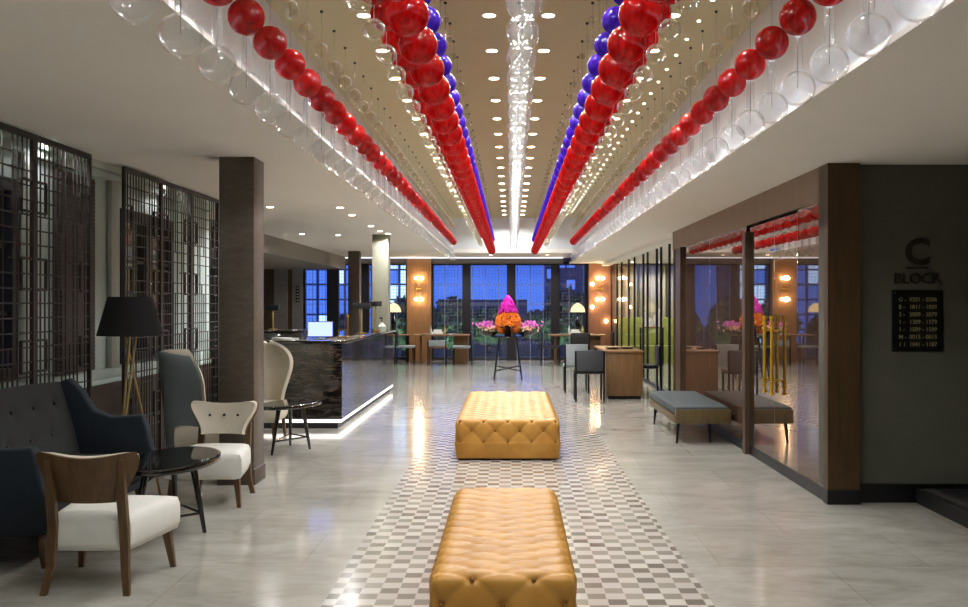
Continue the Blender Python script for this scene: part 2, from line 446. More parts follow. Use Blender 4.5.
# wall panels left of the reception windows
struct('trim_12', B(-7.4, -6.26, YW-.1, YW, 0, 2.45), 'brown_panel')
struct('trim_13', B(-6.26, -5.90, YW-.12, YW, 0, 2.45), 'grey_panel')
struct('trim_14', B(-5.90, -5.78, YW-.1, YW, 0, 2.45), 'brown_panel')
struct('trim_15', B(-5.78, -5.5, YW-.12, YW-.07, 0, 2.45), 'grey_panel')
struct('wall_left_far', B(-9.15, -9, 11.7, YW, 0, 2.72), 'grey_panel')
struct('ceiling_bulkhead', B(-9, -4.3, 13.6, 25.4, 2.40, ZL), 'bulkhead_grey')
# right-hand side
XG = 2.37
struct('wall_right', B(XG, 5.4, 7.42, 7.55, .12, ZR), 'olive_wall')
struct('wall_right_core', B(2.50, 2.6, 7.55, 14.4, 0, ZR), 'dark_walnut')
struct('wall_right_end', B(XG+.02, 2.6, 14.34, 14.44, 0, ZR), 'dark_walnut')
struct('trim_16', B(XG, XG+.24, 7.33, 7.43, .11, ZR), 'brown_veneer')
struct('baseboard_right', MB().box(XG-.005, XG+.245, 7.325, 7.43, 0, .11).box(XG+.245, 5.4, 7.40, 7.43, 0, .14), 'black_skirting')
struct('trim_17', B(XG+.01, XG+.1, 7.43, 14.4, 0, .10), 'black_skirting')
struct('trim_18', B(XG+.005, XG+.1, 7.43, 14.4, 2.29, ZR), 'lacquer_header')
struct('door_1', B(2.335, 2.47, 9.78, 9.90, 0, 2.22, .004), 'dark_walnut')
d1 = bpy.data.objects['door_1']
for z in (.8, 1.12, 1.3): MB().cyl((2.402, 9.775, z), (2.402, 9.782, z), .012, 10).build('door_bolt', 'chrome', d1)
struct('trim_19', B(2.34, 2.47, 13.55, 13.95, .10, 2.29), 'dark_walnut')
def mirror(y0, y1, m, label, nm='mirror_panel', cat='mirror'):
    o = B(XG+.012, XG+.03, y0+.004, y1-.004, .10, 2.29, .002, 1).build(nm, m); return tag(o, label, cat)
mirror(7.45, 8.15, 'bronze_mirror', 'bronze tinted mirror panel next to the brown corner pillar')
mirror(9.92, 11.75, 'bronze_mirror', 'bronze tinted mirror panel beside the dark door post, above the bench near end')
mirror(11.75, 13.53, 'bronze_mirror', 'bronze tinted mirror panel behind the far end of the bench')
def door(n, y0, y1, yh, label):
    o = B(XG+.012, XG+.03, y0+.005, y1-.005, .10, 2.26, .002, 1).build('door_%d' % n, 'bronze_mirror_clear'); o['kind'] = 'structure'
    h = MB(); xh = XG-.045
    h.cyl((xh, yh, .70), (xh, yh, 1.38), .014, 14)
    for z in (.70, .76, .80, 1.28, 1.32, 1.38): h.lathe([(0, -.012), (.021, -.012), (.024, 0), (.021, .012), (0, .012)], (xh, yh, z), 14)
    for z in (.82, 1.26): h.cyl((xh, yh, z), (XG+.012, yh, z), .009, 10)
    h.build('door_handle', 'gold', o)
door(2, 8.15, 8.86, 8.74, '')
door(3, 8.86, 9.77, 8.99, '')

# stairs at the far right
st = thing('platform', 'low black platform with pale ribs in front of the olive wall', 'platform', (3.05, 6.6, 0))
B(0, 2.2, -1.2, .78, 0, .11, .004, 1).build('deck', 'tread_black', st)
for k in range(6): B(.05+k*.33, .12+k*.33, -1.18, .76, .11, .114).build('rib', 'tread_edge', st)

# sign on the olive wall
def text_mesh(name, body, size, loc, mat, depth=.012, parent=None, bold=0, align='CENTER'):
    cu = bpy.data.curves.new(name, 'FONT'); cu.body = body; cu.size = size; cu.extrude = depth/2; cu.offset = bold
    cu.align_x = align; cu.align_y = 'CENTER'; cu.resolution_u = 4
    to = bpy.data.objects.new(name, cu); COL.objects.link(to)
    dg = bpy.context.evaluated_depsgraph_get(); me = bpy.data.meshes.new_from_object(to.evaluated_get(dg))
    bpy.data.objects.remove(to); me.materials.clear(); me.materials.append(M[mat])
    o = bpy.data.objects.new(name, me); COL.objects.link(o); o.rotation_euler = (PI/2, 0, 0); o.location = loc
    if parent: o.parent = parent
    return o
WY = 7.42; PX = WY/980
def wx(px): return (px-511)*PX
def wz(py): return 1.5-(py-304)*PX
sg = thing('wall_sign', 'dark raised letter C over a bar and the word BLOCK on the olive wall', 'sign', (wx(917), WY-.006, 1.7))
text_mesh('letter', 'C', .27, (0, 0, wz(253)-1.7), 'sign_bronze', .02, sg, .009)
B(-.08, .08, -.008, .006, wz(269)-1.7, wz(267)-1.7).build('bar', 'sign_bronze', sg)
tw = text_mesh('word', 'BLOCK', .112, (0, 0, wz(279)-1.7), 'sign_bronze', .015, sg, .002)
pq = thing('wall_plaque', 'black directory plaque with rows of room numbers under the block sign', 'sign', (wx(917), WY-.004, wz(320.5)))
B(-.195, .195, -.012, .004, -.232, .232, .003, 1).build('plate', 'plaque_black', pq)
for i, (a, b) in enumerate((('G -', '0201 - 0206'), ('8 -', '1811 - 1809'), ('3 -', '2009 - 2079'), ('1 -', '1309 - 1379'), ('1 -', '1509 - 1509'), ('M -', '0015 - 0015'), ('1 1', '1041 - 1187'))):
    z = .158-i*.0565
    text_mesh('lettering', a, .043, (-.145, -.0125, z), 'plaque_text', .002, pq, .0004, 'LEFT')
    text_mesh('lettering', b, .043, (.145, -.0125, z), 'plaque_text', .002, pq, .0004, 'RIGHT')
for sx in (-1, 1):
    for sz in (-1, 1): MB().cyl((sx*.175, -.018, sz*.212), (sx*.175, -.010, sz*.212), .009, 12).build('screw_cap', 'chrome', pq)

# partition on the far right
pt = thing('glass_partition', 'glass partition with slim dark mullions in front of the cream drapes', 'partition', (2.62, 21, 0))
for y in (14.52, 15.35, 16.2, 17.1, 17.6, 18.8, 19.4, 20.8, 21.8, 23.2, 24.2, 25.6):
    B(-.02, .02, y-21-.018, y-21+.018, 0, ZR-.06).build('mullion', 'frame_black', pt)
B(-.006, .006, 14.52-21, 25.6-21, .05, ZR-.06).build('pane', 'partition_glass', pt)
B(-.03, .03, 14.52-21, 25.6-21, 0, .05).build('bottom_rail', 'frame_black', pt)
struct('wall_right_far', B(6.4, 6.5, 7.55, YW, 0, 2.7), 'drape')
def drape(x0, x1, y, label):
    n = int((x1-x0)/.02)
    def fn(u, v):
        x = x0+(x1-x0)*u
        return (x, y+.05*math.sin(u*(x1-x0)*2*PI/.17)+.015*math.sin(u*17+v*2), .10+v*2.40)
    tag(MB().sheet(fn, n, 6, .006).build('curtain', 'drape'), label, 'curtain')
drape(2.72, 3.32, 25.80, 'cream drape with deep folds next to the reddish wood pier, behind the glass partition')
drape(3.40, 4.06, 25.80, 'cream drape with deep folds nearer the mirror wall, behind the glass partition')
drape(4.15, 4.90, 25.80, 'cream drape with deep folds deepest in the dining area behind the partition')
bq = thing('banquette', 'lime green upholstered bench seat below the cream drapes behind the glass partition', 'bench', (3.9, 25.2, 0))
B(-1.1, 1.2, -.35, .18, 0, .44, .03).build('seat', 'lime_fabric', bq)
B(-1.1, 1.2, .18, .32, 0, 1.15, .04).build('backrest', 'lime_fabric', bq)
dt = thing('buffet_table', 'tall table with white jugs in front of the lime bench, behind the partition', 'table', (3.5, 24.4, 0))
B(-.3, .3, -.25, .25, .90, .94, .008).build('tabletop', 'table_wood', dt)
for sx in (-.25, .25):
    for sy in (-.2, .2): MB().bar((sx, sy, 0), (sx, sy, .90), .04, .04).build('leg', 'black_metal', dt)
for i, (x, y, h, w) in enumerate(((3.32, 24.35, .36, 'second tallest'), (3.45, 24.3, .22, 'shortest'), (3.58, 24.45, .30, 'third tallest'), (3.71, 24.4, .44, 'tallest'))):
    tag(MB().lathe([(0, 0), (.06, 0), (.07, h*.5), (.035, h*.85), (.045, h), (.038, h), (.025, h*.84), (0, h*.8)], (x, y, .94), 14).build('white_jug', 'white_china'), w+' of four white jugs on the tall table behind the glass partition', 'jug')

# ================================================================ CEILING LIGHTS
def downlight(name, x, y, z, label, group, r=.05, m='lamp_disc'):
    t_ = thing(name, label, 'ceiling light', (x, y, z), 0, group)
    return t_
dl0 = None
def place_down(x, y, z, label, group, r=.05):
    global dl0
    if dl0 is None:
        dl0 = thing('ceiling_downlight', label, 'ceiling light', (x, y, z), 0, group)
        MB().lathe([(.042, -.001), (.054, -.003), (.054, .002), (.042, .002)], seg=20).build('trim_ring', 'white_china', dl0)
        MB().lathe([(0, -.0015), (.042, -.0015), (.042, .001), (0, .001)], seg=20).build('lens', 'lamp_disc', dl0)
        return dl0
    return dup(dl0, (x, y, z), 0, label, group)
X0 = .055
def spot(x, y, z, energy, ang=155, col=(.98, .985, 1.0), blend=.35, rad=.05, tgt=None):
    l = bpy.data.lights.new('spot_lamp', 'SPOT'); l.energy = energy; l.spot_size = R(ang); l.spot_blend = blend
    l.color = col; l.shadow_soft_size = rad
    o = bpy.data.objects.new('spot_lamp', l); COL.objects.link(o); o.location = (x, y, z)
    if tgt: o.rotation_euler = (Vector(tgt)-Vector((x, y, z))).to_track_quat('-Z', 'Y').to_euler()
    return o
for i in range(20):
    y = 4.05+.97*i
    for xo, nm in ((-.21, 'inner left'), (.21, 'inner right'), (-1.10, 'outer left'), (1.10, 'outer right')):
        place_down(X0+xo, y, ZC-.002, 'round recessed downlight in the %s row of the raised ceiling' % nm, '%s row of downlights' % nm)
for i in range(-3, 20):
    y = 4.05+.97*i
    e = 30 if y > 6 else 18
    spot(X0-.21, y, ZC-.03, e); spot(X0+.21, y, ZC-.03, e)
    if i % 2 == 0: spot(X0-1.1, y, ZC-.03, e*1.3, 92); spot(X0+1.1, y, ZC-.03, e*1.3, 92)
names_left = [(270, 207, 'over the marble reception desk, nearest'), (340, 207.5, 'left of the glass ball curtain, nearest'), (352, 215, 'left of the glass ball curtain, second'),
              (371, 226, 'left of the glass ball curtain, third'), (380, 231, 'just before the greenish column'), (302, 234, 'by the grey bulkhead'), (338, 235, 'between the bulkhead and the greenish column'), (388, 233.5, 'right of the greenish column')]
for px, py, w in names_left:
    y = 980*(ZL-1.5)/(304-py); x = (px-511)*y/980
    place_down(x, y, ZL-.002, 'round recessed downlight in the low ceiling '+w, None)
    spot(x, y, ZL-.03, 60 if y < 15 else 30, 150)
pin0 = None
for i in range(36):
    y = 4.66+.487*i
    lab, g = 'tiny pin spotlight in the raised ceiling above the right red ball row', 'pin spotlights at the right'
    if pin0 is None: pin0 = tag(MB().lathe([(0, -.004), (.009, -.004), (.012, 0), (0, 0)], seg=12).build('pin_spotlight', 'pin_disc'), lab, 'ceiling light', g); pin0.location = (1.36, y, ZC-.001)
    else: dup(pin0, (1.36, y, ZC-.001), None, lab, g)
tag(B(-1.64, -1.58, YB, 23.2, ZL+.032, ZL+.06).build('cove_light_strip', 'cove_led'), 'cool white strip light hidden in the left ceiling cove', 'light strip')
tag(B(1.68, 1.74, YB, 23.2, ZR+.047, ZR+.07).build('cove_light_strip', 'cove_led'), 'cool white strip light hidden in the right ceiling cove', 'light strip')

tag(B(-5.5, 1.36, YW-.40, YW-.33, ZL-.022, ZL-.002).build('cove_light_strip', 'cove_led'), 'white strip light along the far ceiling edge in front of the brown header', 'light strip')
for i, x in enumerate((-3.4, -1.6, -.5, .9)):  # extra downlights added to brighten the far end of the room
    place_down(x, 24.3, ZL-.002, 'round downlight added to brighten the window tables, %s' % ('leftmost', 'second from left', 'third from left', 'rightmost')[i], None)
    spot(x, 24.3, ZL-.03, 35, 160)
# ================================================================ GLASS BALL STRANDS
def sph_mb(r, tip=0, seg=20):
    n = 12; prof = [(r*math.sin(PI*i/n), -r*math.cos(PI*i/n)) for i in range(n+1)]
    prof[0] = (0, prof[0][1]); prof[-1] = (0, prof[-1][1])
    if tip: prof = [(0, -r-tip), (tip*.6, -r-tip*.5), (tip*.7, -r*.985)] + prof[1:]
    return MB().lathe(prof, seg=seg)
def strand(kind):
    s = thing('glass_ball_strand', '', 'hanging glass balls', (0, 0, ZC))
    items = {'outer': [('clear_ball', 1.08, .088, 'clear_glass', .014), ('red_ball', 1.436, .092, 'red_glass', 0), ('small_clear_ball', 1.77, .057, 'amber_clear_glass', .007)],
             'second': [('red_ball', 1.60, .09, 'red_glass', 0), ('small_clear_ball', 1.38, .057, 'amber_clear_glass', .007)],
             'inner': [('red_ball', 1.245, .094, 'red_glass', 0), ('purple_ball', 1.50, .075, 'purple_glass', 0), ('tiny_clear_ball', 1.93, .026, 'amber_clear_glass', 0)],
             'centre': [('clear_ball', 1.30, .084, 'clear_glass', .012), ('upper_clear_ball', 1.58, .076, 'clear_glass', 0)]}[kind]
    D = ZC-1.5; low = min(h for _, h, *_ in items)
    for nm, h, r, m, tip in items: sph_mb(r, tip).build(nm, m, s, 60, loc=(0, 0, h-D))
    MB().cyl((0, 0, low-D), (0, 0, -.012), .0016, 5).build('wire', 'chrome', s)
    MB().cyl((0, 0, -.014), (0, 0, 0), .011, 8).build('ceiling_cap', 'button_dark', s)
    if kind == 'outer':
        MB().lathe([(0, 0), (.020, 0), (.024, .012), (.024, .15), (.016, .165), (0, .165)], seg=14).build('glass_tube', 'clear_glass', s, loc=(0, 0, 1.172-D))
    return s
ROWS = [('outer', -1.38, 3.93-.487, 'left outer row: clear ball below, red ball above', 40),
        ('outer', 1.38, 3.93-.487, 'right outer row: clear ball below, red ball above', 40),
        ('second', -.745, 3.96, 'second left row: red ball above small clear ball', 39),
        ('second', .745, 3.96, 'second right row: red ball above small clear ball', 39),
        ('inner', -.50, 3.73, 'left inner row: big red ball below a purple ball', 40),
        ('inner', .50, 3.73, 'right inner row: big red ball below a purple ball', 40),
        ('centre', 0, 3.73, 'middle row of clear balls only', 40)]
for kind, a, y0, lab, n in ROWS:
    p = strand(kind); lb = 'hanging glass strand of the '+lab; g = 'glass strands, '+lab.split(':')[0]
    if kind == 'centre': lb = 'hanging glass strand in the middle row, clear balls only'; g = 'glass strands, middle row'
    for i in range(n):
        loc = (X0+a, y0+.487*i, ZC); rz = rnd.uniform(0, 6.28)
        if i == 0: p.location = loc; tag(p, lb, None, g)
        else: dup(p, loc, rz, lb, g)

# ================================================================ LATTICE SCREENS
def lattice(y0, y1, label):
    w = y1-y0; H = 2.70
    t_ = thing('lattice_screen', label, 'screen', (-3.38, (y0+y1)/2, 0))
    f = MB(); b = .028
    f.box(-.014, .014, -w/2+.002, -w/2+.032, 0, H); f.box(-.014, .014, w/2-.032, w/2-.002, 0, H)
    f.box(-.014, .014, -w/2+.032, w/2-.032, 0, .06); f.box(-.014, .014, -w/2+.032, w/2-.032, H-.04, H)
    f.build('frame', 'lattice_bronze', t_)
    l = MB(); q = random.Random(3)
    iw = w-.064; ys = [-iw/2+iw*k/13 for k in range(1, 13)]
    zs = [.06+(H-.12)*k/25 for k in range(1, 25)]
    th = .0055
    for k, y in enumerate(ys):
        cuts = [.06]+sorted(q.sample(zs, 4))+[H-.04]
        for a, c in zip(cuts, cuts[1:]):
            if k in (0, 11) or q.random() < .86: l.box(-.004, .004, y-th, y+th, a, c)
    for k, z in enumerate(zs):
        cuts = [-iw/2]+sorted(q.sample(ys, 2))+[iw/2]
        for a, c in zip(cuts, cuts[1:]):
            if q.random() < .9: l.box(-.004, .004, a, c, z-th, z+th)
    # key-pattern squares
    for z in (.45, 1.02, 1.6, 2.15):
        for s_ in (-1, 1):
            ya = s_*(iw/2-.02); yb = s_*(iw/2-.15); lo, hi = min(ya, yb), max(ya, yb)
            l.box(-.01, .01, lo, hi, z-.008, z+.008); l.box(-.01, .01, lo, hi, z+.22-.008, z+.22+.008); l.box(-.01, .01, yb-.008, yb+.008, z, z+.22)
    l.build('lattice', 'lattice_bronze', t_)
lattice(6.02, 6.94, 'dark bronze lattice screen panel at the left edge behind the sofa')
lattice(6.94, 7.87, 'dark bronze lattice screen panel behind the right end of the sofa')
lattice(8.54, 9.46, 'dark bronze lattice screen panel just behind the tripod floor lamp')
lattice(9.46, 10.34, 'dark bronze lattice screen panel behind the pale wing chair')
lattice(10.34, 11.3, 'dark bronze lattice screen panel next to the stone pillar')
sh = MB(); sh.box(-.03, 0, -.34, .34, 0, 1.62)
for k in range(46): sh.box(-.006, .012, -.32, .32, .02+k*.0345, .043+k*.0345)
s_ = sh.build('window_shutter', 'shutter'); s_.location = (XW+.05, 8.02, .94); tag(s_, 'dark slatted shutter standing against the wall behind the second lattice panel', 'shutter')

# ================================================================ PILLARS
def pier(name, x0, x1, y0, y1, z1, m, label, base=None):
    t_ = thing(name, label, 'pillar', ((x0+x1)/2, (y0+y1)/2, 0))
    w, d = (x1-x0)/2, (y1-y0)/2
    B(-w, w, -d, d, 0, z1, .006).build('shaft', m, t_)
    if base: B(-w-.012, w+.012, -d-.012, d+.012, 0, .13, .004).build('plinth', base, t_)
pier('stone_pillar', -2.42, -2.13, 8.12, 8.45, ZL, 'pier_stone', 'brown stone pillar behind the cream buttoned chair', 'dark_pier')
pier('concrete_column', -2.43, -2.15, 17.15, 17.45, ZL, 'concrete_green', 'greenish concrete column at the far end of the reception desk')
pier('brown_pillar', -3.76, -3.50, 22.6, 22.9, ZL, 'dark_pier', 'dark brown pillar behind the reception desk')

# ================================================================ OTTOMANS
def ottoman(label, x, y, w, L, h, a, bt, bs, ph):
    t_ = thing('tufted_ottoman', label, 'ottoman', (x, y, 0), 0)
    rad = .055; A = .022; z0 = .02
    def disp(s, t, lowfade):
        u, v = (s/a+t)/2, (s/a-t)/2
        g = (abs(math.sin(PI*u)*math.sin(PI*v)))**.42
        fu, fv = u-round(u), v-round(v)
        pit = math.exp(-((fu*fu+fv*fv)*2)/.02)
        return A*g - .014*pit, s
    bm = bmesh.new()
    nx, ny, nz = int(w/.0125), int(L/.0125), int((h-z0)/.0125)
    cache = {}
    def V(i, j, k):
        key = (i, j, k)
        if key in cache: return cache[key]
        x_, y_, z_ = -w/2+w*i/nx, -L/2+L*j/ny, z0+(h-z0)*k/nz
        p = Vector((x_, y_, z_))
        c = Vector((max(-w/2+rad, min(w/2-rad, x_)), max(-L/2+rad, min(L/2-rad, y_)), min(h-rad, z_)))
        d = p-c
        n = d.normalized() if d.length > 1e-6 else Vector((0, 0, 1))
        if k == nz and rad: pass
        q = c+n*rad if d.length > 1e-6 else p
        # tuft coordinates: unrolled over the rim
        onx, ony = i in (0, nx), j in (0, ny)
        x_ += ph*a
        if k == nz: s, t = x_, (y_+L/2)/bt
        elif ony: s, t = x_, -(h-z_)/bs if j == 0 else L/bt+(h-z_)/bs
        else: s, t = y_, (h-z_)/bs
        if k < nz:
            rows = (h-z_)/bs
            if onx:
                uu = (y_+L/2)/bt; u, v = (uu+rows+w/2/a)/2, (uu-rows-w/2/a)/2
            else:
                u, v = (s/a+t)/2, (s/a-t)/2
            if rows > 2.0:   # straight pleats below the last button row
                e = s/a if not onx else (y_+L/2)/bt + w/2/a
                g = abs(math.cos(PI*e/2)) if False else abs(math.sin(PI*(e)/2+ (0 if int(round(2)) % 2 == 0 else PI/2)))**.42
                pit = 0
                dd = A*g*max(0, 1-(rows-2)/1.6)+A*.3
            else:
                g = abs(math.sin(PI*u)*math.sin(PI*v))**.42
                fu, fv = u-round(u), v-round(v); pit = math.exp(-(fu*fu+fv*fv)*2/.02)
                dd = A*g-.016*pit
        else:
            u, v = (s/a+t)/2, (s/a-t)/2
            g = abs(math.sin(PI*u)*math.sin(PI*v))**.42
            fu, fv = u-round(u), v-round(v); pit = math.exp(-(fu*fu+fv*fv)*2/.02)
            dd = A*g*.8-.012*pit
        q = q+n*(dd-A*.6)
        cache[key] = bm.verts.new(q); return cache[key]
    for i in range(nx):
        for j in range(ny): bm.faces.new([V(i, j, nz), V(i+1, j, nz), V(i+1, j+1, nz), V(i, j+1, nz)])
    for k in range(nz):
        for i in range(nx):
            bm.faces.new([V(i, 0, k), V(i+1, 0, k), V(i+1, 0, k+1), V(i, 0, k+1)])
            bm.faces.new([V(i+1, ny, k), V(i, ny, k), V(i, ny, k+1), V(i+1, ny, k+1)])
        for j in range(ny):
            bm.faces.new([V(0, j+1, k), V(0, j, k), V(0, j, k+1), V(0, j+1, k+1)])
            bm.faces.new([V(nx, j, k), V(nx, j+1, k), V(nx, j+1, k+1), V(nx, j, k+1)])
    bot = [V(i, 0, 0) for i in range(nx+1)]+[V(nx, j, 0) for j in range(1, ny+1)]+[V(i, ny, 0) for i in range(nx-1, -1, -1)]+[V(0, j, 0) for j in range(ny-1, 0, -1)]
    bm.faces.new(bot[::-1])
    m = MB(); m.bm.free(); m.bm = bm
    up = m.build('upholstery', 'tan_leather', t_, 180)
    B(-w/2+.03, w/2-.03, -L/2+.03, L/2-.03, .0, .03).build('base', 'black_metal', t_)
    # front and rim buttons
    bt_list = []
    na = int(w/2/a)+1
    for r_ in range(0, 3):
        for i in range(-na, na+1):
            if (i+r_+ph) % 2: continue
            xx = i*a
            if abs(xx) > w/2-.02: continue
            zz = h-r_*bs
            yy = -L/2+.008
            if r_ == 0: zz, yy = h-.022, -L/2+.014
            b_ = MB().ball((xx, yy, zz), .010, 10).build('button', 'shaded_button', up)
    return t_
ottoman('narrow tan leather ottoman with deep tufting in the foreground', -.033, 4.92, .60, 1.93, .405, .125, .069, .125, 1)
ottoman('wide tan leather ottoman with deep tufting, the farther of the two', -.033, 10.90, 1.00, 3.05, .395, .115, .10, .108, 0)

# ================================================================ LOUNGE CHAIRS
def cushion(x_f, x_b, y0, y1, z0, z1, crown=.02, bulge=.03):
    # trapezoid seat block with bulged sides; y0 back, y1 front
    m = MB(); b = bmesh.new(); n = 14
    def pt(i, j, k):
        u, v, w_ = i/n*2-1, j/n, k/4
        hw = x_b+(x_f-x_b)*(v**.8)
        y = y0+(y1-y0)*v
        ex = (1-abs(w_*2-1)**3)
        x = u*hw
        if abs(u) == 1: x += u*.015*ex
        if j == n: y += .015*ex*(1-u**4)
        if j == 0: y -= .01*ex
        z = z0+(z1-z0)*w_
        if k == 4: z += crown*(1-u**2)*(1-(2*v-1)**2)
        rr = .02
        if k in (0, 4) and (abs(u) == 1 or j in (0, n)): z += (-rr*.6 if k == 4 else rr*.6)
        return (x, y, z)
    c = {}
    def V(i, j, k):
        if (i, j, k) not in c: c[(i, j, k)] = b.verts.new(pt(i, j, k))
        return c[(i, j, k)]
    for i in range(n):
        for j in range(n):
            b.faces.new([V(i, j, 4), V(i+1, j, 4), V(i+1, j+1, 4), V(i, j+1, 4)]); b.faces.new([V(i, j, 0), V(i, j+1, 0), V(i+1, j+1, 0), V(i+1, j, 0)])
    for k in range(4):
        for i in range(n):
            b.faces.new([V(i, 0, k), V(i+1, 0, k), V(i+1, 0, k+1), V(i, 0, k+1)]); b.faces.new([V(i, n, k), V(i, n, k+1), V(i+1, n, k+1), V(i+1, n, k)])
            b.faces.new([V(0, i, k), V(0, i, k+1), V(0, i+1, k+1), V(0, i+1, k)]); b.faces.new([V(n, i, k), V(n, i+1, k), V(n, i+1, k+1), V(n, i, k+1)])
    return m._merge(b)
def lounge_chair(label, loc, rz):
    t_ = thing('lounge_chair', label, 'chair', loc, rz)
    cushion(.275, .20, -.235, .29, .205, .405).build('seat', 'white_fabric', t_, 60)
    def panel(off, thk, top=0):
        def fn(u, v):
            s_ = u*2-1
            e = max(0, min(1, (v-.05)/.8)); hw = .175+.088*(e*e*(3-2*e))
            corner = max(0, v-.86)/.14
            hw -= .02*corner**2
            z = .475+v*(.235+.036*abs(s_)**1.8)-.012*corner*abs(s_)**6
            return (s_*hw, -.275-.045*v+.055*s_*s_+off, z)
        return MB().sheet(fn, 20, 12, thk)
    panel(0, .018).build('back_panel', 'walnut', t_, 50)
    pad = panel(.002, -.032).build('back_pad', 'cream_fabric', t_, 50)
    for x in (-.11, 0, .11): MB().ball((x, -.262+.0+.04*(x/.2)**2, .625), .011, 10).build('button', 'button_dark', pad)
    for s_ in (-1, 1):
        m = MB()
        pts = [(s_*.215, -.30, 0), (s_*.193, -.262, .14), (s_*.185, -.255, .34), (s_*.183, -.283, .50), (s_*.19, -.312, .70)]
        ws_ = [.032, .040, .044, .046, .026]
        for (p, q, a_, b_) in zip(pts, pts[1:], ws_, ws_[1:]): m.bar(p, q, a_, a_*.8, b_, b_*.8)
        m.build('rear_leg', 'walnut', t_, 60)
        MB().bar((s_*.262, .255, 0), (s_*.235, .225, .215), .026, .026, .044, .044).build('front_leg', 'walnut', t_, 60)
    return t_
lounge_chair('lounge chair seen from behind, wooden back and white seat, in the near left foreground', (-2.19, 5.34, 0), 0)
lounge_chair('lounge chair facing the camera with three dark buttons on its cream back', (-2.265, 7.48, 0), PI)

def wing_chair(label, loc, rz, out_m, in_m):
    t_ = thing('wing_chair', label, 'chair', loc, rz)
    def shell(off):
        def fn(u, v):
            s_ = u*2-1; v = 1-(1-v)**1.9
            z = .24+.82*v
            e = max(0, min(1, (z-.40)/.50)); hw = .245+.105*(e*e*(3-2*e))
            top = max(0, (v-.64)/.36)
            hw *= math.sqrt(max(0.0, 1-.95*top**2.8))
            y = -.28-.07*v+(.30*(1-.3*top**2))*abs(s_)**2.3
            return (s_*hw*(1-.04*off), y+off*.028, z)
        return fn
    MB().sheet(shell(0), 30, 30, .02).build('back_shell', out_m, t_, 60)
    MB().sheet(shell(1), 30, 30, .03).build('inner_pad', in_m, t_, 60)
    cushion(.27, .24, -.24, .34, .22, .42, .02).build('seat', in_m, t_, 60)
    for sx in (-1, 1):
        for sy in (-.2, .27): MB().bar((sx*.23, sy*1.06, 0), (sx*.21, sy, .235), .024, .024, .04, .04).build('leg', 'walnut', t_)
    return t_
wing_chair('high wing chair with pale blue grey outer back, against the lattice screens', (-2.82, 8.92, 0), -PI/2+.40, 'blue_grey_fabric', 'cream_fabric')
wing_chair('cream high-backed wing chair behind the black stool table, by the reception desk', (-2.78, 10.85, 0), PI, 'cream_fabric', 'cream_fabric')

# ================================================================ SOFA
so = thing('sofa', 'dark tufted loveseat with navy sides against the lattice screens', 'sofa', (-2.95, 6.30, 0))
def back_fn(u, v):
    y = -.80+1.60*u; z = .30+.66*v-.02*(2*u-1)**2*v
    g = 0
    for (by, bz) in [(-.6+.3*k, .80) for k in range(5)]+[(-.45+.3*k, .60) for k in range(4)]:
        d2 = (y-by)**2+(z-bz)**2; g += math.exp(-d2/.0022)
    return (-.13-.17*v-.02*g+.012*math.sin(PI*v), y, z)
sbk = MB().sheet(back_fn, 90, 34, -.09).build('backrest', 'charcoal_fabric', so, 70)
for (by, bz) in [(-.6+.3*k, .80) for k in range(5)]+[(-.45+.3*k, .60) for k in range(4)]:
    MB().ball((-.135-.17*(bz-.3)/.66, by, bz), .013, 8).build('button', 'button_dark', sbk)
seat = MB(); seat.box(-.24, .36, -.755, .755, .26, .43, .06, 4); seat.build('seat_cushion', 'charcoal_fabric', so, 70)
B(-.30, .32, -.77, .77, .19, .27, .02).build('base', 'navy_fabric', so)
arm = [(-.30, .20), (-.335, .60), (-.33, .93), (-.25, .965), (-.16, .88), (-.06, .73), (.06, .685), (.22, .695), (.285, .70), (.315, .62), (.345, .47), (.385, .42), (.395, .34), (.36, .24), (.30, .20)]
for s_ in (-1, 1):
    y0 = s_*.765; y1 = s_*.86
    MB().prism(arm, min(y0, y1), max(y0, y1), 'y', .018).build('arm', 'navy_fabric', so, 50)
for sx, sy in ((.27, -.72), (.27, .72), (-.24, -.72), (-.24, .72)):
    MB().cone((sx+.03*(1 if sx > 0 else -1), sy*1.03, 0), (sx, sy, .20), .013, .024, 12).build('leg', 'walnut', so)

# ================================================================ LAMP, ROUND TABLES
fl = thing('floor_lamp', 'floor lamp with black shade on crossed brass tripod legs', 'lamp', (-2.96, 7.62, 0))
MB().lathe([(.247, 1.255), (.165, 1.555), (.160, 1.555), (.242, 1.255)], seg=32).build('lamp_shade', 'black_shade', fl)
for k in range(3):
    a_ = 2*PI*k/3+.35
    MB().cyl((.22*math.cos(a_), .22*math.sin(a_), 0), (-.055*math.cos(a_-.5), -.055*math.sin(a_-.5), 1.30), .010, 10).build('leg', 'pale_brass', fl)
MB().cyl((0, 0, 1.26), (0, 0, 1.42), .02, 12).cyl((-.16, 0, 1.42), (.16, 0, 1.42), .004, 6).build('lamp_holder', 'pale_brass', fl)

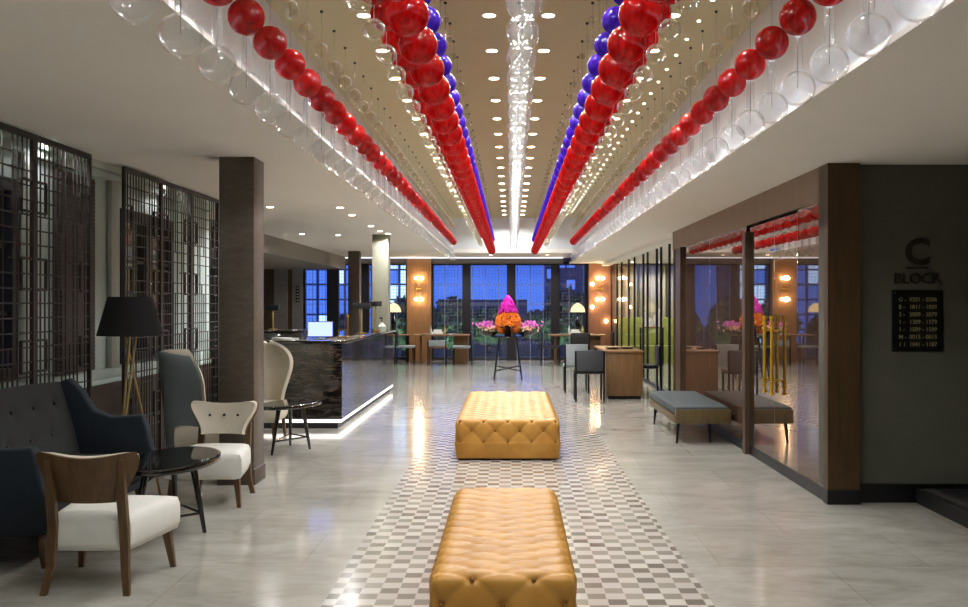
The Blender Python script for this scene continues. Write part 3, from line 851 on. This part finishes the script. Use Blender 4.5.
def side_table(label, loc, rz, a_, b_, h, feet, legm, topm):
    t_ = thing('side_table', label, 'table', loc)
    n = 48
    c, s_ = math.cos(rz), math.sin(rz)
    def ell(k, f=1):
        q = 2*PI*k/n; x, y = a_*f*math.cos(q), b_*f*math.sin(q); return (x*c-y*s_, x*s_+y*c)
    m = MB(); m.prism([ell(k) for k in range(n)], h-.035, h, 'z', .008); rim = m.build('tabletop', legm, t_, 30)
    MB().prism([ell(k, .93) for k in range(n)], h-.002, h+.002, 'z').build('glass_inlay', topm, rim)
    for (fx, fy) in feet:
        MB().cone((fx, fy, 0), (fx*.62, fy*.62, h-.03), .013, .024, 10).build('leg', legm, t_)
    zz = .13
    for i in range(3):
        p, q = feet[i], feet[(i+1) % 3]; f = 1-.38*zz/h
        MB().cyl((p[0]*f, p[1]*f, zz), (q[0]*f, q[1]*f, zz), .009, 8).build('stretcher', legm, t_)
side_table('black oval table with a dark glossy top between the two lounge chairs', (-2.20, 6.38, 0), R(93), .52, .285, .50, [(.19, .05), (-.13, .42), (-.16, -.30)], 'black_lacquer', 'smoked_glass')
side_table('small black glossy oval table in front of the cream wing chair', (-2.24, 9.95, 0), R(72), .46, .25, .50, [(.16, .18), (-.10, .55*.8), (-.13, -.24)], 'black_lacquer', 'black_lacquer')

# ================================================================ RECEPTION
rd = thing('reception_desk', 'black marble reception desk with a lit base strip', 'desk', (-2.03, 11.76, 0))
LX, LY = -3.2, 5.2
B(LX, 0, 0, .72, .115, 1.02, .004, 1).build('front_panel', 'black_marble', rd)
B(-.72, -.001, .721, LY, .115, 1.02, .004, 1).build('side_panel', 'black_marble', rd)
MB().prism([(LX-.02, -.03), (.03, -.03), (.03, LY+.02), (-.76, LY+.02), (-.76, .76), (LX-.02, .76)], 1.02, 1.06, 'z', .005).build('countertop', 'black_marble', rd)
B(LX, -.06, .06, .66, 0, .115).build('plinth', 'black_skirting', rd)
B(-.66, -.06, .66, LY-.06, 0, .115).build('plinth', 'black_skirting', rd)
MB().box(LX, -.012, .012, .05, .075, .113).box(-.05, -.012, .05, LY-.02, .075, .113).build('light_strip', 'desk_led', rd)
bc = thing('back_counter', 'black marble back counter behind the reception desk', 'counter', (-4.0, 15.4, 0))
B(-1.4, .75, -.3, .3, 0, 1.06, .004).build('body', 'black_marble', bc); B(-1.43, .78, -.33, .33, 1.06, 1.10, .004).build('countertop', 'black_marble', bc)

def bar_lamp(label, loc, w, hstem, rz=0, z=1.06):
    t_ = thing('desk_lamp', label, 'lamp', (loc[0], loc[1], z), rz)
    MB().lathe([(0, 0), (.07, 0), (.07, .015), (.012, .02), (0, .02)], seg=20).build('base', 'brass', t_)
    MB().cyl((0, 0, .015), (0, 0, hstem), .012, 12).build('stem', 'pale_brass', t_)
    MB().box(-w/2, w/2, -.06, .06, hstem, hstem+.085, .012).build('lamp_shade', 'black_shade', t_)
    spot(loc[0], loc[1], z+hstem-.01, 3, 150, (1, .8, .5))
bar_lamp('brass desk lamp with wide black shade on the reception desk', (-2.21, 14.5), .27, .37)
bar_lamp('brass desk lamp with narrow black shade on the reception desk by the greenish column', (-2.20, 15.9), .28, .40, R(75))
bar_lamp('brass desk lamp with black shade on the back counter', (-3.74, 15.4), .20, .30, 0, 1.10)
mo = thing('computer_screen', 'computer screen glowing blue on the reception desk', 'computer', (-2.37, 12.18, 1.06))
cs_ = B(-.16, .16, .0, .02, .03, .225, .006).build('casing', 'chrome', mo); B(-.15, .15, -.003, .001, .04, .215).build('screen', 'screen_glow', cs_)
B(-.07, .07, -.05, .10, 0, .012, .004).build('stand', 'chrome', mo); B(-.02, .02, .01, .035, .01, .08).build('neck', 'chrome', mo)
for i, (x, y, rz, w) in enumerate(((-2.72, 12.1, .2, 'nearest the glowing screen'), (-2.86, 12.25, -.3, 'left of the other paper stack'))):
    o = MB().box(-.10, .10, -.07, .07, 0, .02).build('paper_stack', 'white_china'); o.location = (x, y, 1.06); o.rotation_euler = (0, 0, rz); tag(o, 'white paper stack on the reception desk '+w, 'paper')
pc = thing('pen_stand', 'brass pen stand frame on the reception desk beside the glowing screen', 'desk accessory', (-2.19, 12.75, 1.06))
m = MB(); m.box(-.06, .06, -.03, .03, 0, .015, .003)
for x in (-.055, .055): m.box(x-.006, x+.006, -.006, .006, .015, .11)
m.box(-.061, .061, -.006, .006, .10, .112); m.build('frame', 'brass', pc)
tag(MB().lathe([(0, 0), (.05, 0), (.05, .012), (.012, .02), (.012, .26), (.02, .27), (.012, .30), (0, .30)], (-2.16, 12.95, 1.06), 16).build('brass_candlestick', 'brass'), 'slim brass candlestick on the reception desk', 'candlestick')
sp = thing('hand_soap_bottle', 'pale bottle with blue pump top at the far end of the reception desk', 'bottle', (-2.18, 16.55, 1.06))
MB().lathe([(0, 0), (.07, 0), (.075, .06), (.03, .11), (.02, .13), (0, .13)], seg=16).build('bottle_body', 'pale_trim', sp)
MB().cyl((0, 0, .13), (0, 0, .20), .008, 8).box(-.04, .012, -.01, .01, .19, .215).build('pump', 'navy_fabric', sp)
vs = thing('vertical_sign', 'small black vertical sign with five white marks on the far reception wall', 'sign', (-5.63, YW-.135, 1.75))
B(-.045, .045, -.01, .012, -.2, .22, .003).build('plate', 'plaque_black', vs)
for k in range(5): B(-.022, .022, -.013, -.009, -.165+k*.08, -.135+k*.08).build('mark', 'white_china', vs)

# ================================================================ BENCH
be = thing('bench', 'low bench with dark teal cushion in a bronze tray along the mirror wall', 'bench', (2.045, 11.42, 0))
MB().box(-.285, .285, -.96, .96, .30, .405, .025, 3).build('cushion', 'dark_teal_fabric', be, 60)
fr = MB(); fr.box(-.29, .30, -.985, -.955, .225, .375, .003); fr.box(-.29, .30, .955, .985, .225, .375, .003); fr.box(-.30, .30, -.955, .955, .225, .30, .003)
fr.build('frame', 'bench_bronze', be)
for sx, sy in ((-.24, -.85), (-.24, .80), (.10, -.80), (.10, .80)):
    MB().cone((sx*1.08, sy*1.02, 0), (sx, sy, .23), .011, .022, 10).build('leg', 'black_metal', be)

# ================================================================ DINING CHAIRS AND TABLES
def dining_chair(label, loc, rz, backm, seatm, w=.44, h=.80, group=None):
    t_ = thing('dining_chair', label, 'chair', loc, rz, group)
    MB().box(-w/2, w/2, -.20, .23, .42, .475, .015, 2).build('seat', seatm, t_)
    MB().box(-w/2+.02, w/2-.02, -.235, -.200, .47, h, .012, 2).build('backrest', backm, t_)
    for s_ in (-1, 1):
        MB().bar((s_*(w/2-.015), -.245, 0), (s_*(w/2-.012), -.218, h-.01), .03, .03, .03, .03).build('rear_leg', 'black_metal', t_)
        MB().bar((s_*(w/2-.02), .21, 0), (s_*(w/2-.02), .20, .43), .026, .026, .032, .032).build('front_leg', 'black_metal', t_)
    return t_
dining_chair('dark grey leather dining chair nearest the camera, beside the walnut pedestal table', (1.21, 15.25, 0), 0, 'chair_charcoal', 'black_leather', .46, .79)
dining_chair('pale grey dining chair behind the dark grey one, beside the walnut pedestal table', (1.11, 16.75, 0), 0, 'chair_pale', 'chair_pale', .42, .82)
dining_chair('black dining chair pushed to the right side of the walnut pedestal table', (2.26, 16.55, 0), PI/2, 'black_leather', 'black_leather', .44, .80)
pt2 = thing('pedestal_table', 'walnut table on a solid box pedestal at the end of the mirror wall', 'table', (1.78, 15.45, 0))
B(-.31, .31, -.03, 1.75, .735, .765, .005).build('tabletop', 'table_wood', pt2)
B(-.28, .30, 0, .62, .05, .735, .004).build('pedestal', 'desk_wood', pt2); B(-.25, .27, .03, .6, 0, .05).build('plinth', 'black_metal', pt2)
B(-.2, .2, 1.45, 1.6, 0, .735, .004).build('rear_support', 'desk_wood', pt2)
for (x, y, w) in ((1.65, 15.9, 'left'), (1.9, 16.05, 'right')):
    tag(MB().lathe([(0, 0), (.09, .004), (.13, .03), (.125, .03), (.085, .01), (0, .008)], (x, y, .765), 20).build('black_bowl', 'black_lacquer'), 'shallow black bowl on the walnut pedestal table, the %s one' % w, 'bowl')

def far_table(label, x0, x1, y, ped_x0, ped_x1, leg_x):
    t_ = thing('dining_table', label, 'table', ((x0+x1)/2, y, 0)); c = (x0+x1)/2
    B(x0-c, x1-c, -.40, .40, .70, .735, .006).build('tabletop', 'table_wood', t_)
    B(ped_x0-c, ped_x1-c, -.12, .25, 0, .70, .006).build('pedestal', 'desk_wood', t_)
    MB().bar((leg_x-c, 0, 0), (leg_x-c, 0, .70), .06, .06).build('leg', 'desk_wood', t_)
    return t_
far_table('dining table by the windows left of the flower stand', -2.46, -1.03, 24.75, -1.45, -1.08, -2.28)
far_table('dining table by the windows right of the flower stand', .95, 2.36, 24.75, 1.9, 2.25, 1.12)
dining_chair('black dining chair at the left end of the left window table', (-2.60, 24.2, 0), -PI/2, 'black_leather', 'chair_pale', .44, .82)
dining_chair('black dining chair at the right end of the left window table', (-1.20, 24.1, 0), PI/2, 'black_leather', 'chair_pale', .44, .82)
dining_chair('dining chair with tan seat, middle of the left window table', (-1.80, 24.05, 0), 0, 'chair_pale', 'table_wood', .46, .62)
dining_chair('black dining chair at the left end of the right window table', (.98, 24.1, 0), -PI/2, 'black_leather', 'black_leather', .44, .82)
dining_chair('black dining chair in front of the right window table', (1.68, 23.9, 0), 0, 'black_leather', 'black_leather', .46, .80)
dining_chair('black dining chair at the right end of the right window table', (2.28, 24.1, 0), PI/2, 'black_leather', 'black_leather', .44, .82)
def bottle(x, y, z, h, lab, m):
    tag(MB().lathe([(0, 0), (.03, 0), (.032, h*.55), (.012, h*.75), (.013, h), (0, h)], (x, y, z), 12).build('bottle', m), lab, 'bottle')
for tx, nm in ((-1.85, 'left'), (1.62, 'right')):
    bottle(tx-.16, 24.6, .735, .22, 'pale bottle at left on the %s window table' % nm, 'pale_trim')
    bottle(tx+.18, 24.65, .735, .24, 'pale bottle at right on the %s window table' % nm, 'pale_brass')
    for k, (dx, w) in enumerate(((-.32, 'leftmost'), (0, 'middle'), (.34, 'rightmost'))):
        tag(MB().lathe([(0, 0), (.07, .002), (.13, .018), (.125, .02), (.07, .008), (0, .006)], (tx+dx, 24.5, .735), 18).build('plate', 'white_china'), '%s white plate on the %s window table' % (w, nm), 'plate')
    t_ = thing('napkin_holder', 'white napkin holder in the middle of the %s window table' % nm, 'holder', (tx, 24.72, .735))
    B(-.14, .14, -.05, .05, 0, .07, .01).build('tray', 'white_china', t_); B(-.10, .10, -.03, .03, .07, .12, .005).build('napkins', 'white_fabric', t_)
def dome_lamp(x, y, z, label):
    t_ = thing('table_lamp', label, 'lamp', (x, y, z))
    MB().lathe([(0, 0), (.10, 0), (.10, .02), (.04, .06), (.05, .18), (.07, .28), (.03, .42), (.014, .48), (.014, .60), (0, .60)], seg=18).build('base', 'black_lacquer', t_)
    MB().lathe([(.19, .56), (.17, .66), (.11, .74), (.03, .79), (0, .79), (0, .78), (.10, .73), (.16, .65), (.18, .56)], seg=24).build('dome_shade', 'dome_glow', t_)
dome_lamp(1.70, 24.95, .735, 'table lamp with pale dome shade on the right window table')
ct = thing('console_table', 'console table behind the far end of the reception desk', 'table', (-3.02, 24.9, 0))
B(-.45, .45, -.2, .2, .70, .735, .005).build('tabletop', 'table_wood', ct)
for sx in (-.4, .4):
    for sy in (-.15, .15): MB().bar((sx, sy, 0), (sx, sy, .70), .04, .04).build('leg', 'black_metal', ct)
dome_lamp(-2.98, 24.9, .735, 'table lamp with pale dome shade on the console by the reception desk')

def sconce(x, y, z, label, dy=-1):
    t_ = thing('wall_sconce', label, 'wall light', (x, y, z))
    MB().lathe([(0, -.02), (.055, -.02), (.06, 0), (.055, .02), (0, .02)], seg=20).build('wall_plate', 'brass', t_).rotation_euler = (PI/2, 0, 0)
    for s_ in (-1, 1):
        MB().cyl((s_*.08, -.05, -.24), (s_*.08, -.05, .24), .008, 8).cyl((0, -.03, 0), (s_*.08, -.05, 0), .008, 8).build('rod', 'brass', t_)
        for v in (-1, 1): MB().ball((s_*.08, -.05, v*.275), .04, 12).build('bulb', 'bulb', t_)
    for v in (-1, 1):
        l = bpy.data.lights.new('sconce_lamp', 'POINT'); l.energy = 3.2; l.color = (1, .86, .66); l.shadow_soft_size = .06
        o = bpy.data.objects.new('sconce_lamp', l); COL.objects.link(o); o.location = (x, y-.17, z+v*.28)
sconce(-2.41, YW-.31, 1.90, 'brass wall sconce with four glowing bulbs on the amber wood pier')
sconce(2.33, YW-.31, 1.90, 'brass wall sconce with four glowing bulbs on the reddish wood pier')
for x, z, w in ((2.13, 2.02, 'upper left of the sconce'), (2.13, 1.42, 'lower left of the sconce'), (2.49, 1.05, 'low at the right')):  # glowing balls stand in for bulbs reflected in the glass
    t_ = thing('bulb_reflection', 'reflected sconce bulb built as a glowing globe on the reddish wood pier, '+w, 'wall light', (x, YW-.30, z))
    MB().ball((0, -.06, 0), .045, 12).build('bulb', 'bulb', t_); MB().cyl((0, 0, 0), (0, -.03, 0), .02, 10).build('reflection_stub', 'brass', t_)

# ================================================================ FLOWER STAND
ft = thing('flower_table', 'tall black round table with splayed legs and crossed braces in the centre', 'table', (-.06, 19.6, 0))
MB().lathe([(0, .835), (.34, .835), (.345, .85), (.34, .865), (0, .865)], seg=36).build('tabletop', 'black_lacquer', ft)
ends = []
for k in range(4):
    a_ = PI/4+PI/2*k; c, s_ = math.cos(a_), math.sin(a_)
    MB().cone((.39*c, .39*s_, 0), (.24*c, .24*s_, .84), .017, .020, 10).build('leg', 'black_metal', ft); ends.append((c, s_))
for k in range(2):
    c, s_ = ends[k]; MB().cyl((.365*c, .365*s_, .14), (-.34*c, -.34*s_, .28), .012, 8).build('brace', 'black_metal', ft)
def blooms(pts, size, rr, squash=.6):
    m = MB()
    for p in pts:
        n = Vector(p[3]) if len(p) > 3 else Vector((rr.uniform(-1, 1), rr.uniform(-1, 1), rr.uniform(0, 1)))
        n.normalize(); q = Vector((0, 0, 1)).rotation_difference(n).to_matrix().to_4x4()
        for k in range(5):
            a_ = 2*PI*k/5+rr.random(); c = Vector((math.cos(a_), math.sin(a_), .35))*size*.5
            b = bmesh.new(); bmesh.ops.create_icosphere(b, subdivisions=1, radius=size*.5)
            m._merge(b, Matrix.Translation(p[:3]) @ q @ Matrix.Translation(c) @ Matrix.Rotation(a_, 4, 'Z') @ Matrix.Rotation(-.6, 4, 'Y') @ Matrix.Diagonal((1, .75, .22, 1)))
    return m
bq_ = thing('flower_arrangement', 'tall bouquet of magenta over orange flowers in a black vase', 'flowers', (-.06, 19.55, .865))
MB().lathe([(0, 0), (.07, 0), (.075, .02), (.05, .12), (.07, .26), (.055, .30), (0, .30)], seg=20).build('vase', 'black_lacquer', bq_)
rr = random.Random(5); pts = []
for k in range(300):
    a_ = rr.uniform(0, 2*PI); ph = rr.uniform(-.85, .95); r_ = .245*math.cos(ph*.9)+rr.uniform(-.03, .01)
    z = .25+.19*ph/.9
    if abs(math.sin(a_)) > .0 and math.sin(a_) < -.75 and z < .22: continue
    pts.append((r_*math.cos(a_), r_*math.sin(a_)*.9, z, (math.cos(a_), math.sin(a_), ph)))
tag(blooms(pts, .05, rr).build('orange_blooms', 'orange_petal', bq_, 180), None, None, None, 'stuff')
pts = []
for k in range(220):
    a_ = rr.uniform(0, 2*PI); h = rr.random(); r_ = .175*(1-h**1.5)**.9+.015; r_ *= rr.uniform(.75, 1)
    pts.append((r_*math.cos(a_), r_*math.sin(a_), 45e-2+.33*h, (math.cos(a_), math.sin(a_), .6)))
tag(blooms(pts, .042, rr).build('magenta_blooms', 'magenta_petal', bq_, 180), None, None, None, 'stuff')
tag(blooms([(rr.gauss(0, .012), rr.gauss(0, .012), .76+.05*rr.random()) for _ in range(6)], .02, rr).build('tip_buds', 'leaf', bq_, 180), None, None, None, 'stuff')
def bowl_flowers(dx, label, pm, pm2):
    t_ = thing('flower_bowl', label, 'flowers', (-.06+dx, 19.58, .866))
    MB().lathe([(0, 0), (.10, 0), (.17, .045), (.205, .075), (.195, .078), (.16, .055), (0, .03)], seg=28).build('bowl', 'black_metal', t_)
    s_ = 1 if dx > 0 else -1
    p1 = [(rr.gauss(s_*.02, .09), rr.gauss(0, .07), .10+rr.uniform(0, .08)) for _ in range(50)]
    p2 = [(rr.gauss(s_*.07, .09), rr.gauss(0, .06), .17+rr.uniform(0, .11)) for _ in range(40)]
    tag(blooms(p1, .035, rr).build('pale_blooms', pm2, t_, 180), None, None, None, 'stuff')
    tag(blooms(p2, .038, rr).build('bright_blooms', pm, t_, 180), None, None, None, 'stuff')
    lf = blooms([(rr.gauss(0, .11), rr.gauss(0, .08), .08+rr.uniform(0, .05)) for _ in range(25)], .04, rr)
    tag(lf.build('leaves', 'leaf', t_, 180), None, None, None, 'stuff')
bowl_flowers(-.37, 'black bowl of purple and pink flowers left of the tall bouquet', 'pink_petal', 'peach_petal')
bowl_flowers(.37, 'black bowl of pink and peach flowers right of the tall bouquet', 'pink_petal', 'peach_petal')

# ================================================================ OUTSIDE
struct('ground_outside', B(-30, 30, YW+.3, 70, -.3, -.15), 'lawn')
def tree(x, y, h, r_, label, m='dark_leaf', seed=1):
    q = random.Random(seed); t_ = thing('tree', label, 'tree', (x, y, -.15))
    MB().cone((0, 0, 0), (.1, 0, h*.6), .12, .06, 8).build('trunk', 'bark', t_)
    bm = bmesh.new()
    for k in range(1500):
        d = Vector((q.gauss(0, 1), q.gauss(0, 1), q.gauss(0, 1))).normalized()
        rad = r_*(.55+.45*q.random())*(1+.25*noise.noise(d*2.2+Vector((seed, 0, 0))))
        c = Vector((d.x*rad, d.y*rad, h*.62+d.z*rad*h*.42/r_))
        s_ = q.uniform(.09, .2); u = Vector((q.gauss(0, 1), q.gauss(0, 1), q.gauss(0, 1))).normalized(); w = u.orthogonal().normalized()
        f = [bm.verts.new(c+u*s_), bm.verts.new(c+w*s_*.5), bm.verts.new(c-u*s_), bm.verts.new(c-w*s_*.5)]; bm.faces.new(f)
    mb = MB(); mb.bm.free(); mb.bm = bm; mb.build('crown', m, t_, 180, False)
TR = [(-1.75, 29.2, 1.75, .62, 'bushy dark tree outside the window right of the amber pier'), (1.75, 29.4, 2.0, .8, 'bushy dark tree outside the window left of the reddish pier'),
      (-.75, 33, 1.45, .9, 'low dark tree outside the window left of the flower stand'), (1.1, 35.5, 1.35, .8, 'low dark tree outside the window right of the flower stand'),
      (-3.2, 29.4, 1.7, .6, 'dark tree outside the window beside the greenish column'), (-5.2, 31, 1.2, .6, 'dark tree outside the reception window')]
for i, a_ in enumerate(TR): tree(*a_, seed=i+1)
emit('lit_blue', (84, 128, 250), .85)
def tower(x, y, w, d, h, label, seed, dens=.4, white=.3):
    q = random.Random(seed); t_ = thing('building', label, 'building', (x, y, -.15))
    B(-w/2, w/2, 0, d, 0, h).build('walls', 'facade', t_)
    m = MB(); m2 = MB(); nz = int(h/.55); nx = int(w/.5)
    for i in range(nx):
        wcol = q.random() < white
        for k in range(nz):
            if q.random() < dens: (m2 if wcol and q.random() < .8 else m).box(-w/2+.5*i+.05, -w/2+.5*i+.45, -.02, .0, .2+k*.55, .68+k*.55)
    tag(m.build('blue_windows', 'lit_blue', t_), None, None, None, 'stuff')
    tag(m2.build('white_windows', 'lit_cold', t_), None, None, None, 'stuff')
tower(-6.6, 36, 6.0, 4, 4.6, 'pale building with blue white lit windows seen through the reception windows', 2, .92, .35)
tower(-1.6, 55, 5, 3, 1.9, 'low distant building seen left of the flower stand', 4, .12, .2)
tower(2.75, 50, 1.9, 3, 4.9, 'distant tower seen right of the flower stand', 5, .35, .1)
nb = thing('added_backdrop', 'added backdrop front with warm reflection patches outside the left wall windows', 'building', (-6.2, 9, -.15))
B(-.2, 0, -9, 2.5, 0, 5).build('walls', 'facade', nb)  # front added to block the blue sky behind the left windows
m = MB()
for y in (-3.4, -2.6, -1.7, .1, .75, 1.4):  # glowing patches stand in for yellowish reflections in the panes
    for z in (1.1, 1.95): m.box(0, .02, y-.22, y+.22, z, z+.6)
tag(m.build('reflection_patches', 'warm_reflection', nb), None, None, None, 'stuff')

for x, y in ((-1.6, 28.2), (1.6, 28.3), (-.7, 31.6), (1.0, 33.5), (-3.2, 28.4)):  # unseen uplights added to give the trees a greenish light
    l = bpy.data.lights.new('added_tree_light', 'SPOT'); l.energy = 70; l.color = (.75, 1, .9); l.shadow_soft_size = .05; l.spot_size = R(80)
    o = bpy.data.objects.new('added_tree_light', l); COL.objects.link(o); o.location = (x, y-.2, .0)
    o.rotation_euler = (Vector((x, y+.9, 1.1))-Vector((x, y-.2, 0))).to_track_quat('-Z', 'Y').to_euler()
for i, (x, y) in enumerate(((4.7, 16.6), (4.7, 19.2), (4.7, 22.4))):
    place_down(x, y, ZR+.012, 'round recessed downlight in the dining area behind the glass partition, %s' % ('nearest', 'middle one', 'farthest')[i], None)
    spot(x-.1, y, ZR-.02, 60, 165)
for i, x in enumerate((3.1, 3.8, 4.5)):  # downlights added close by so that the drapes get light
    place_down(x, 25.0, ZR+.012, 'round downlight added to light the cream drapes behind the partition, %s' % ('leftmost', 'middle one', 'rightmost')[i], None)
    spot(x, 25.0, ZR-.02, 26, 160)
for i, y in enumerate((6.3, 7.35, 9.9)):  # added wall washers, kept out of view behind the screens
    place_down(-3.49, y, ZL-.002, 'round downlight added to wash the left wall behind the lattice screens, %s' % ('nearest', 'middle one', 'farthest')[i], None)
    spot(-3.49, y, ZL-.03, 7, 165)
# ================================================================ WORLD, CAMERA, OUTPUT
w = bpy.data.worlds.new('dusk'); SC.world = w; w.use_nodes = True; nt = w.node_tree; nt.nodes.clear()
tc = nt.nodes.new('ShaderNodeTexCoord'); sx = nt.nodes.new('ShaderNodeSeparateXYZ'); nt.links.new(tc.outputs['Generated'], sx.inputs[0])
rp = nt.nodes.new('ShaderNodeValToRGB'); e = rp.color_ramp.elements
e[0].position = 0; e[0].color = lin((60, 96, 190)); e[1].position = .25; e[1].color = lin((16, 38, 140))
nz = nt.nodes.new('ShaderNodeTexNoise'); nz.inputs['Scale'].default_value = 9; nz.inputs['Detail'].default_value = 5
mp = nt.nodes.new('ShaderNodeMapping'); mp.inputs['Scale'].default_value = (1, 1, 4); nt.links.new(tc.outputs['Generated'], mp.inputs[0]); nt.links.new(mp.outputs[0], nz.inputs['Vector'])
ad = nt.nodes.new('ShaderNodeMath'); ad.operation = 'MULTIPLY_ADD'; nt.links.new(nz.outputs['Fac'], ad.inputs[0]); ad.inputs[1].default_value = .22; nt.links.new(sx.outputs[2], ad.inputs[2])
sb = nt.nodes.new('ShaderNodeMath'); sb.operation = 'SUBTRACT'; nt.links.new(ad.outputs[0], sb.inputs[0]); sb.inputs[1].default_value = .10
nt.links.new(sb.outputs[0], rp.inputs[0])
bg = nt.nodes.new('ShaderNodeBackground'); bg.inputs['Strength'].default_value = 1.35; nt.links.new(rp.outputs[0], bg.inputs[0])
ou = nt.nodes.new('ShaderNodeOutputWorld'); nt.links.new(bg.outputs[0], ou.inputs[0])

cam = bpy.data.cameras.new('camera'); co = bpy.data.objects.new('camera', cam); COL.objects.link(co)
co.location = (0, 0, 1.5); co.rotation_euler = (PI/2, 0, 0)
cam.sensor_fit = 'HORIZONTAL'; cam.sensor_width = 36; cam.lens = 36*980/968; cam.shift_x = -27/968; cam.shift_y = .5/968
cam.clip_start = .05; cam.clip_end = 300
SC.camera = co
SC.view_settings.view_transform = 'Standard'; SC.view_settings.look = 'None'; SC.view_settings.gamma = 1; SC.view_settings.use_curve_mapping = False
SC.view_settings.exposure = 0.73
cy = SC.cycles
cy.use_denoising = True; cy.max_bounces = 12; cy.diffuse_bounces = 10; cy.glossy_bounces = 5; cy.transmission_bounces = 6; cy.transparent_max_bounces = 48
cy.caustics_reflective = False; cy.caustics_refractive = False; cy.sample_clamp_indirect = 5; cy.use_light_tree = True
